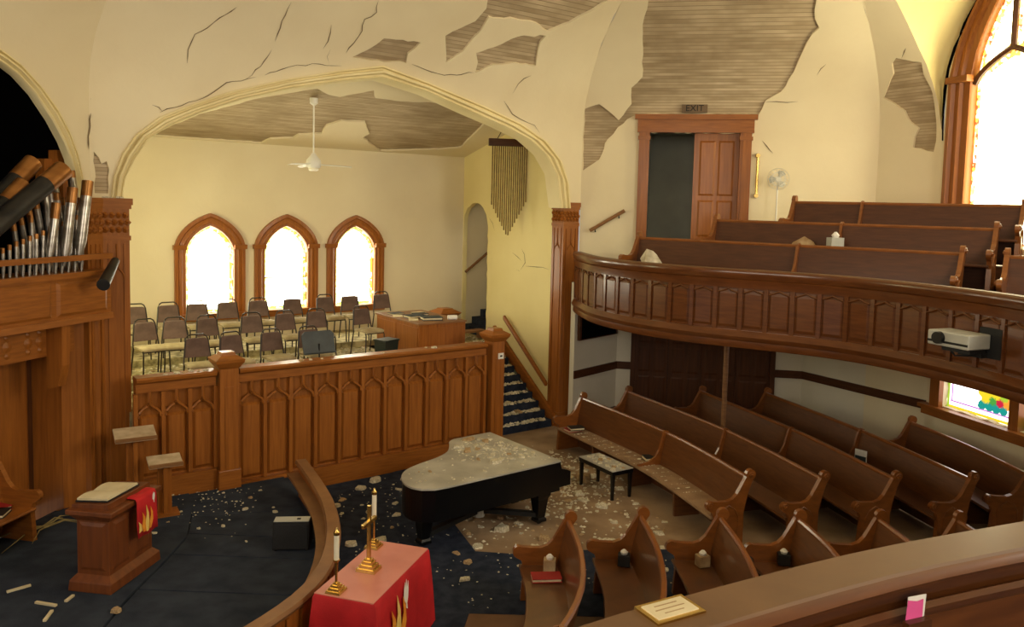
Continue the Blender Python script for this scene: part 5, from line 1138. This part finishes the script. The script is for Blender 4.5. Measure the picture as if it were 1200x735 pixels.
emblem(so, V((.034, -.02, -.42)), V((0, 1, 0)), V((0, 0, 1)), V((1, 0, 0)), FLAME, .8); emblem(so, V((.032, .12, -.1)), V((0, 1, 0)), V((0, 0, 1)), V((1, 0, 0)), DOVE, .45)
def lectern(label, x, y, h, w_, dp, rz):
    r = thing('lectern', label, 'lectern', (x, y, STZ+.03), rz)
    MB().box((0, 0, .02), (w_*.8, dp*.8, .04)).build('base', 'wood_oak_h', r); MB().box((0, .03, h/2), (w_*.42, .05, h-.06)).build('post', 'wood_oak_v', r); MB().box((0, -.03, h/2), (.06, .1, h-.06)).build('post', 'wood_oak_v', r)
    MB().box((0, 0, h), (w_, dp, .035), 0, .22).build('desk', 'lectern_top', r, bevel=.005); MB().box((0, -dp/2, h-dp*.1+.02), (w_, .025, .05), 0, .22).build('lip', 'wood_worn', r)
lectern('taller wooden lectern with dusty sloping top by the carved pillar', -5.5, 11.72, 1.16, .56, .42, .55)
lectern('shorter wooden lectern with dusty sloping top beside the choir front', -5.02, 11.62, .80, .46, .34, .55)
r = thing('stage_speaker', 'black wedge loudspeaker on the stage inside the curved rail', 'speaker', (-2.88, 10.66, STZ+.012), .1)
MB().extr([(-.24, -.17, .02), (-.24, .17, .02), (-.24, .17, .3), (-.24, .05, .39), (-.24, -.13, .39)], (.48, 0, 0)).build('cabinet', 'black_matte', r, bevel=.008)
MB().box((0, -.165, .2), (.44, .015, .32), 0, -.1).build('grille', 'stage_grille', r); MB().box((0, -.04, .393), (.46, .17, .006)).build('top_panel', 'grey_plastic', r); MB().box((.09, -.04, .397), (.05, .05, .006)).build('switch', 'black_matte', r)
for sx in (-1, 1):
    for sy in (-1, 1): MB().tube([(sx*.2, sy*.13, 0), (sx*.2, sy*.13, .022)], .02, 8).build('foot', 'black_matte', r)
pew('dark wooden clergy bench with books against the organ case', ((-7.3, 8.9), (-6.92, 10.72)), STZ+.03, 'wood_oak_h', 'wood_oak_h')
def book(label, p, rz, d, mt, grp=None, name='book'):
    r = thing(name, label, 'book', tuple(p), rz, grp)
    MB().box((0, 0, d[2]*.1), (d[0], d[1], d[2]*.2)).build('cover', mt, r); MB().box((-.004, 0, d[2]*.5), (d[0]-.015, d[1]-.015, d[2]*.6)).build('pages', 'paper', r); MB().box((0, 0, d[2]*.9), (d[0], d[1], d[2]*.2)).build('cover', mt, r)
    return r
for k, (x, y, d, mt, lb) in enumerate(((-6.62, 10.3, (.2, .28, .05), 'black_book', 'black hymnal lying on the clergy bench'), (-6.72, 10.5, (.15, .22, .05), 'red_book', 'red hymnal lying on the clergy bench'))):
    book(lb, (x, y, STZ+.03+.463), .2+k, d, mt)
# things left on the pews
def at_seat(px, z=.463): return atz(px[0], px[1], z)
book('red and black hymnal on the pew nearest the altar table', at_seat((640, 679), .485), .1, (.36, .2, .05), 'red_book')
def smallbox(label, px, z, mt='paper', tall=.14):
    r = thing('tissue_box', label, 'box', tuple(at_seat(px, z)), random.uniform(-.4, .4)); MB().box((0, 0, tall/2), (.15, .13, tall)).build('carton', mt, r, bevel=.005)
    MB().lathe([(.04, tall), (.05, tall+.03), (.02, tall+.06)], 7).build('tissue', 'white_cloth', r)
smallbox('tissue box on the pew nearest the altar table', (644, 668), .485, 'chunk_tan'); smallbox('tissue box on the pew second from the altar table', (731, 662), .485, 'black_book'); smallbox('tissue box on the pew third from the altar table', (823, 663), .485, 'chunk_tan'); smallbox('dark tissue box on the pew fourth from the altar table', (918, 661), .485, 'black_book')
book('black hymnal stacked on a red one at the pew end near the stairs', at_seat((675, 503), .515), .3, (.3, .22, .05), 'black_book'); book('red hymnal under a black one at the pew end near the stairs', at_seat((671, 505), .463), .5, (.3, .22, .05), 'red_book')
book('dark hymnal on the dusty pew next to its divider', at_seat((765, 539), .463), .2, (.34, .22, .07), 'black_book')
p = gp(14.24-.35, 766); r = thing('plaster_slab', 'large broken plaster slab lying on the gallery pew seat', 'plaster', (p[0], p[1], FZ+.48), .4)
MB().extr([(-.3, -.05, 0), (.32, -.02, 0), (.28, .2, .1), (.1, .26, .30), (-.05, .25, .34), (-.22, .2, .16)], (.01, .03, .01)).build('slab', 'chunk', r)
c_ = gp(15.05-.35, 975); r = thing('tissue_box', 'white tissue box on the middle gallery pew', 'box', (c_[0], c_[1], 3.78+.463), .3); MB().box((0, 0, .16), (.26, .14, .32)).build('carton', 'grey_plastic', r); MB().lathe([(.05, .32), (.07, .36), (.02, .42)], 7).build('tissue', 'white_cloth', r)
c_ = gp(15.05-.35, 937); r = thing('plaster_slab', 'pale broken slab leaning on the middle gallery pew', 'plaster', (c_[0], c_[1], 3.78+.463), -.6); MB().extr([(-.3, 0, 0), (.3, 0, 0), (.15, .1, .22), (-.02, .14, .31), (-.2, .1, .2)], (.01, .03, 0)).build('slab', 'chunk_tan', r)
pcd = onplane((1006, 540), (4.74+.55, 13.5, 0), (-.9, -.4, 0)); q_ = atz(1008, 548, .463)
r = thing('leaflet', 'small blue and white leaflet propped on a pew back rack', 'leaflet', (q_.x, q_.y, .463), -.9); MB().box((0, 0, .16), (.22, .012, .32)).build('sheet', 'white_cloth', r); MB().box((0, -.008, .11), (.2, .006, .2)).build('picture', 'blue_book', r)
# near gallery rail: brass plaque and card holder
ctr = atz(785, 716, 4.003); rr = min(rail, key=lambda p: (p-V((ctr.x, ctr.y, 0))).length); ii = rail.index(rr); td = (rail[ii-1]-rail[ii+1]).normalized()
r = thing('plaque', 'small brass framed plaque lying on the near gallery rail', 'plaque', (ctr.x, ctr.y, 4.001), math.atan2(td.y, td.x))
MB().box((0, 0, .004), (.15, .095, .008)).build('frame', 'brass', r); MB().box((0, 0, .009), (.125, .07, .004)).build('card', 'paper', r)
for k, (w_, y) in enumerate(((.07, .018), (.09, 0), (.06, -.018))): MB().box((0, y, .0112), (w_, .004, .0006)).build('print_line', 'chunk_tan', r)
kk = min(rail, key=lambda p: abs(p.x/max(.1, p.y)-(1071-600)/950)+(5 if p.y > 4 else 0)); ii = rail.index(kk); td = (rail[ii-1]-rail[ii+1]).normalized(); tn = V((td.y, -td.x, 0))
def cp(px, k): return onplane(px, kk+tn*k, tn)
b_ = cp((1068, 728), .145)
r = thing('card_holder', 'wooden card rack with a pink card on the near gallery rail', 'card holder', tuple(b_))
q_ = [cp(p, .145)-b_ for p in ((1057, 742), (1084, 742), (1085, 722), (1058, 728))]; MB().extr(q_, tn*.02).build('rack', 'wood_dark_h', r)
q_ = [cp(p, .138)-b_ for p in ((1060, 735), (1081, 731), (1085, 696), (1064, 700))]; MB().extr(q_, tn*.002).build('card', 'white_cloth', r)
q_ = [cp(p, .143)-b_ for p in ((1060, 734), (1072, 730), (1080, 729), (1082, 702), (1075, 705), (1064, 704))]; MB().extr(q_, tn*.001).build('note', 'pink_card', r)
# ================================================================== DEBRIS
rnd = random.Random(21)
def chunk_mesh(i):
    n = rnd.randint(5, 8); m = MB(); pts = []
    for k in range(n): t0 = 2*math.pi*(k+rnd.uniform(-.3, .3))/n; q = rnd.uniform(.55, 1); pts.append((q*math.cos(t0), q*math.sin(t0)*rnd.uniform(.5, .9)))
    h = rnd.uniform(.2, .45)
    lo = [(x, y, 0) for x, y in pts]; hi = [(x*.88+rnd.uniform(-.06, .06), y*.88, h*rnd.uniform(.6, 1.1)) for x, y in pts]
    m.add(lo+hi, [tuple(range(n-1, -1, -1)), tuple(range(n, 2*n))]+[(k, (k+1) % n, n+(k+1) % n, n+k) for k in range(n)])
    return m.mesh('plaster_chunk')
CM = [chunk_mesh(i) for i in range(12)]
for i, me in enumerate(CM): me.materials.append(MAT['chunk' if i % 4 else 'chunk_tan'])
def chunk(p, size, label, group):
    o = bpy.data.objects.new('plaster_chunk', rnd.choice(CM)); col.objects.link(o); o.location = p; s_ = size*rnd.uniform(.7, 1.25); o.scale = (s_, s_, s_*rnd.uniform(.6, 1.1)); o.rotation_euler = (rnd.uniform(-.05, .05), rnd.uniform(-.05, .05), rnd.uniform(0, 6.3))
    tag(o, label, 'plaster', group)
def crumbs(name_label, pts, smin, smax, mat='chunk', name='plaster_crumbs'):
    m = MB()
    for p in pts:
        s_ = rnd.uniform(smin, smax); a0 = rnd.uniform(0, 6.3); n = 4
        vs = [p+V((s_*rnd.uniform(.6, 1)*math.cos(a0+k*1.57), s_*rnd.uniform(.5, 1)*math.sin(a0+k*1.57), 0)) for k in range(n)]
        m.add(vs+[p+V((0, 0, s_*rnd.uniform(.3, .7)))], [(k, (k+1) % n, 4) for k in range(n)])
    m.build(name, mat, None, label=name_label, cat='plaster', kind='stuff', fix=False)
PUT = []
def sample(poly, n, z, avoid=None, sep=0):
    xs = [p[0] for p in poly]; ys = [p[1] for p in poly]; out = []; tries = 0
    while len(out) < n and tries < 20000:
        tries += 1
        q = (rnd.uniform(min(xs), max(xs)), rnd.uniform(min(ys), max(ys)))
        if inpoly(q, poly) and not (avoid and avoid(q)) and not (sep and any((q[0]-o_[0])**2+(q[1]-o_[1])**2 < sep*sep for o_ in PUT)):
            out.append(V((q[0], q[1], z)))
            if sep: PUT.append(q)
    return out
pfoot = [(po+kx*x+ky*y) for x, y in lid]; pf = [(p.x, p.y) for p in pfoot]
R1 = [V((p.x, p.y)) for p in resample(spline(RB[0], 8), .2)]
LG = [(po+kx*x+ky*y).xy for x, y in ((.28, .18), (.28, 1.72), (2.2, .5), (.27, .95))]+[(Matrix.Rotation(math.radians(-58), 2) @ V((sx*.44, sy*.19)))+bc.xy for sx in (-1, 1) for sy in (-1, 1)]
def blocked(q):
    q = V(q); return min((q-p).length for p in R1) < .78 or min((q-p).length for p in LG) < .2 or (q-V((.8, 10))).length < .8
nearp = [(-1.2, 13.2), (-1.0, 14.9), (.2, 16.6), (1.0, 16.4), (1.9, 14.4), (2.55, 12.6), (2.3, 11.6), (.9, 11.4), (-.5, 11.4)]
for p in sample(nearp, 74, .0, blocked, .22): chunk(p+V((0, 0, .012 if p.x < -.6 else .0)), rnd.choice((.06, .08, .11, .16)), 'broken plaster chunk on the tan floor around the piano', 'plaster chunks around the piano')
for p in sample([(1.2, 13.3), (2.3, 14.3), (1.3, 15.2), (.3, 16.3), (-.2, 14.8), (.6, 13.6)], 34, 0, blocked, .24): chunk(p, rnd.choice((.09, .13, .18)), 'broken plaster chunk on the tan floor around the piano', 'plaster chunks around the piano')
blue = [(-2.9, 13.2), (-2.6, 14.2), (-1.9, 14.7), (-1.2, 12.4), (-.5, 11.3), (2.6, 11.3), (2.6, 10.5), (.6, 10.3), (.0, 9.7), (-.5, 9.0), (-.7, 10.4), (-1.8, 10.2)]
for p in sample(blue, 30, .012, blocked, .2): chunk(p, rnd.choice((.04, .06, .09, .12)), 'broken plaster chunk on the navy carpet before the altar table', 'plaster chunks on the navy carpet')
crumbs('fine plaster crumbs scattered over the floor around the piano', sample(nearp, 330, .005)+sample([(1.0, 12.6), (2.3, 14.3), (1.2, 16.2), (-.2, 15.2), (.2, 13.4)], 480, .005), .014, .05)
crumbs('fine plaster crumbs scattered over the navy carpet', sample(blue, 210, .013), .008, .024)
crumbs('tan plaster dust crumbs scattered between piano and pews', sample(nearp, 150, .006), .012, .045, 'chunk_tan')
lidp = [PN(x, y, 0)+po for x, y in inset(lid2, .06)]; lp = [(p.x, p.y) for p in lidp]
cnt_ = [PN(x, y, 0)+po for x, y in ((.1, .35), (.2, 1.6), (.75, 1.75), (1.0, 1.4), (1.2, .9), (.9, .45))]
for p in sample([(q.x, q.y) for q in cnt_], 36, 1.0155, None, .15): chunk(p, rnd.choice((.06, .08, .12)), 'broken plaster chunk lying on the dusty piano lid', 'plaster chunks on the piano lid')
for p in sample(lp, 8, 1.0155, None, .15): chunk(p, rnd.choice((.03, .05)), 'broken plaster chunk lying on the dusty piano lid', 'plaster chunks on the piano lid')
crumbs('plaster crumbs on the piano lid', sample([(q.x, q.y) for q in cnt_], 260, 1.016)+sample(lp, 90, 1.016), .008, .028)
bm_ = Matrix.Translation(bc) @ Matrix.Rotation(math.radians(-58), 4, 'Z')
bq = [bm_ @ V(p) for p in ((-.42, -.17, 0), (.42, -.17, 0), (.42, .17, 0), (-.42, .17, 0))]
for p in sample([(q.x, q.y) for q in bq], 14, .5205, None, .12): chunk(p, rnd.choice((.05, .07, .1)), 'broken plaster chunk lying on the piano bench', 'plaster chunks on the bench')
crumbs('plaster crumbs on the piano bench', sample([(q.x, q.y) for q in bq], 90, .521), .008, .025)
cr2 = []
for k in range(10):
    z = .163*(k+1); pl = [tuple(CH(s, t).xy) for s, t in ((-2.0, .12+.24*k), (-.22, .12+.24*k), (-.22, .32+.24*k), (-2.0, .32+.24*k))]
    for p in sample(pl, 4, z+.001, None, .18): chunk(p, rnd.choice((.1, .13, .16)), 'broken plaster chunk lying on the navy stairs', 'plaster chunks on the stairs')
    cr2 += sample(pl, 150, z+.001)
crumbs('plaster crumbs covering the stair treads', cr2, .02, .065)
r1 = RB[0]; sp = [V((p.x, p.y)) for p in resample(spline(r1, 8), .2)]
for k in range(18):
    i = rnd.randint(1, int(len(sp)*.55)); t = (sp[i+1]-sp[i]).normalized(); n = V((t.y, -t.x)); q = sp[i]+n*rnd.uniform(.2, .55); chunk(V((q.x, q.y, .464)), rnd.choice((.04, .06)), 'broken plaster chunk lying on the front pew seat', 'plaster chunks on the pew')
pts = []
for k in range(160):
    i = rnd.randint(1, int(len(sp)*.8)); t = (sp[i+1]-sp[i]).normalized(); n = V((t.y, -t.x)); q = sp[i]+n*rnd.uniform(.2, .58); pts.append(V((q.x, q.y, .464)))
crumbs('plaster crumbs on the seat of the front pew', pts, .01, .025)
def onstage(px): return atz(px[0], px[1], STZ+.03 if px[0] < 215 else STZ+.012)
for px in ((190, 577), (205, 580), (212, 600), (204, 602), (197, 612), (240, 571), (231, 577), (255, 573), (262, 578), (285, 590), (294, 584), (287, 597), (289, 635), (233, 620), (181, 625), (184, 603), (218, 588), (262, 617), (320, 595), (323, 600), (277, 588), (305, 575)):
    chunk(onstage(px), .11 if px in ((190, 577), (205, 602), (204, 602)) else rnd.choice((.035, .05)), 'small plaster chunk on the dark stage carpet', 'plaster chunks on the stage')
chunk(onstage((137, 717)), .1, 'pale plaster lump on the stage in front of the pulpit', None)
crumbs('plaster crumbs on the dark stage carpet', [onstage((rnd.gauss(245, 34), rnd.gauss(586, 16))) for k in range(150)], .008, .025)
r = thing('paper_heap', 'white crumpled paper lying behind the pulpit by the lecterns', 'paper', tuple(onstage((193, 578)))); MB().extr([(-.22, -.1, 0), (.1, -.14, .01), (.26, .02, .03), (.16, .16, .12), (-.1, .14, .1)], (0, .01, .02)).build('sheet', 'white_cloth', r); MB().extr([(-.1, -.16, .0), (.2, -.12, .01), (.15, .0, .04), (-.14, .0, .05)], (0, 0, .012)).build('sheet', 'paper', r)
for a_, b_ in (((8, 695), (36, 687)), ((42, 707), (66, 711)), ((52, 729), (61, 717)), ((77, 706), (86, 699))):
    a3, b3 = onstage(a_), onstage(b_); r = thing('broken_lath', 'broken pale wood strip lying on the stage before the pulpit', 'wood strip', tuple((a3+b3)/2), group='broken strips on the stage'); d = b3-a3
    MB().box((0, 0, .012), (d.length, .035, .022), math.atan2(d.y, d.x)).build('strip', 'paper', r)
r = thing('dried_palm', 'dried palm fronds lying on the stage beside the clergy bench', 'palm frond', tuple(onstage((55, 618))))
for k in range(9):
    a0 = rnd.uniform(-2.9, -1.2) if k % 2 else rnd.uniform(.3, 1.6); L_ = rnd.uniform(.5, 1.0)*(1.0 if k % 2 else .5)
    MB().tube([(rnd.uniform(-.05, .05), rnd.uniform(-.05, .05), .02), (L_*.5*math.cos(a0), L_*.5*math.sin(a0), .08), (L_*math.cos(a0), L_*math.sin(a0), .015)], [.012, .009, .003], 5).build('frond', 'palm', r)
for k in range(12):
    s_ = rnd.uniform(-8.8, -7.95) if k < 6 else rnd.uniform(-7.3, -2.7); chunk(CH(s_, TP+.05+rnd.uniform(-.06, .06), ZP), rnd.choice((.04, .06, .08)), 'plaster chunk lying on the choir parapet cap', 'plaster chunks on the parapet')
ch1 = [tuple(CH(s, t).xy) for s, t in ((-8.9, -.4), (-4.6, -.4), (-4.6, 1.1), (-8.9, 1.1))]; ch2 = [tuple(CH(s, t).xy) for s, t in ((-8.9, 1.2), (-3.7, 1.2), (-3.7, 2.4), (-8.9, 2.4))]; ch3 = [tuple(CH(s, t).xy) for s, t in ((-2.0, 2.55), (-.1, 2.55), (-.1, 4.0), (-2.0, 4.0))]
for p in sample(ch1, 10, 1.631)+sample(ch2, 6, 1.781): chunk(p, rnd.choice((.06, .09, .14)), 'plaster chunk on the littered choir floor', 'plaster chunks on the choir floor')
crumbs('plaster litter covering the choir floor', sample(ch1, 500, 1.631)+sample(ch2, 400, 1.781)+sample(ch3, 160, 1.631), .015, .06)
gp_ = [gp(14.24-.35, x) for x in (735, 750, 790, 803)]
for q in gp_: chunk(V((q[0], q[1], FZ+.48)), .09, 'plaster chunk on the seat of the gallery pew', 'plaster chunks in the gallery')
for x_, k_ in ((.06, -.1), (.16, -.22), (.25, -.12), (.3, -.25)): chunk(Mx+A2*x_+nA*k_+V((0, 0, 4.951)), .07, 'plaster chunk fallen onto the carved pillar top', 'plaster chunks on the pillar')
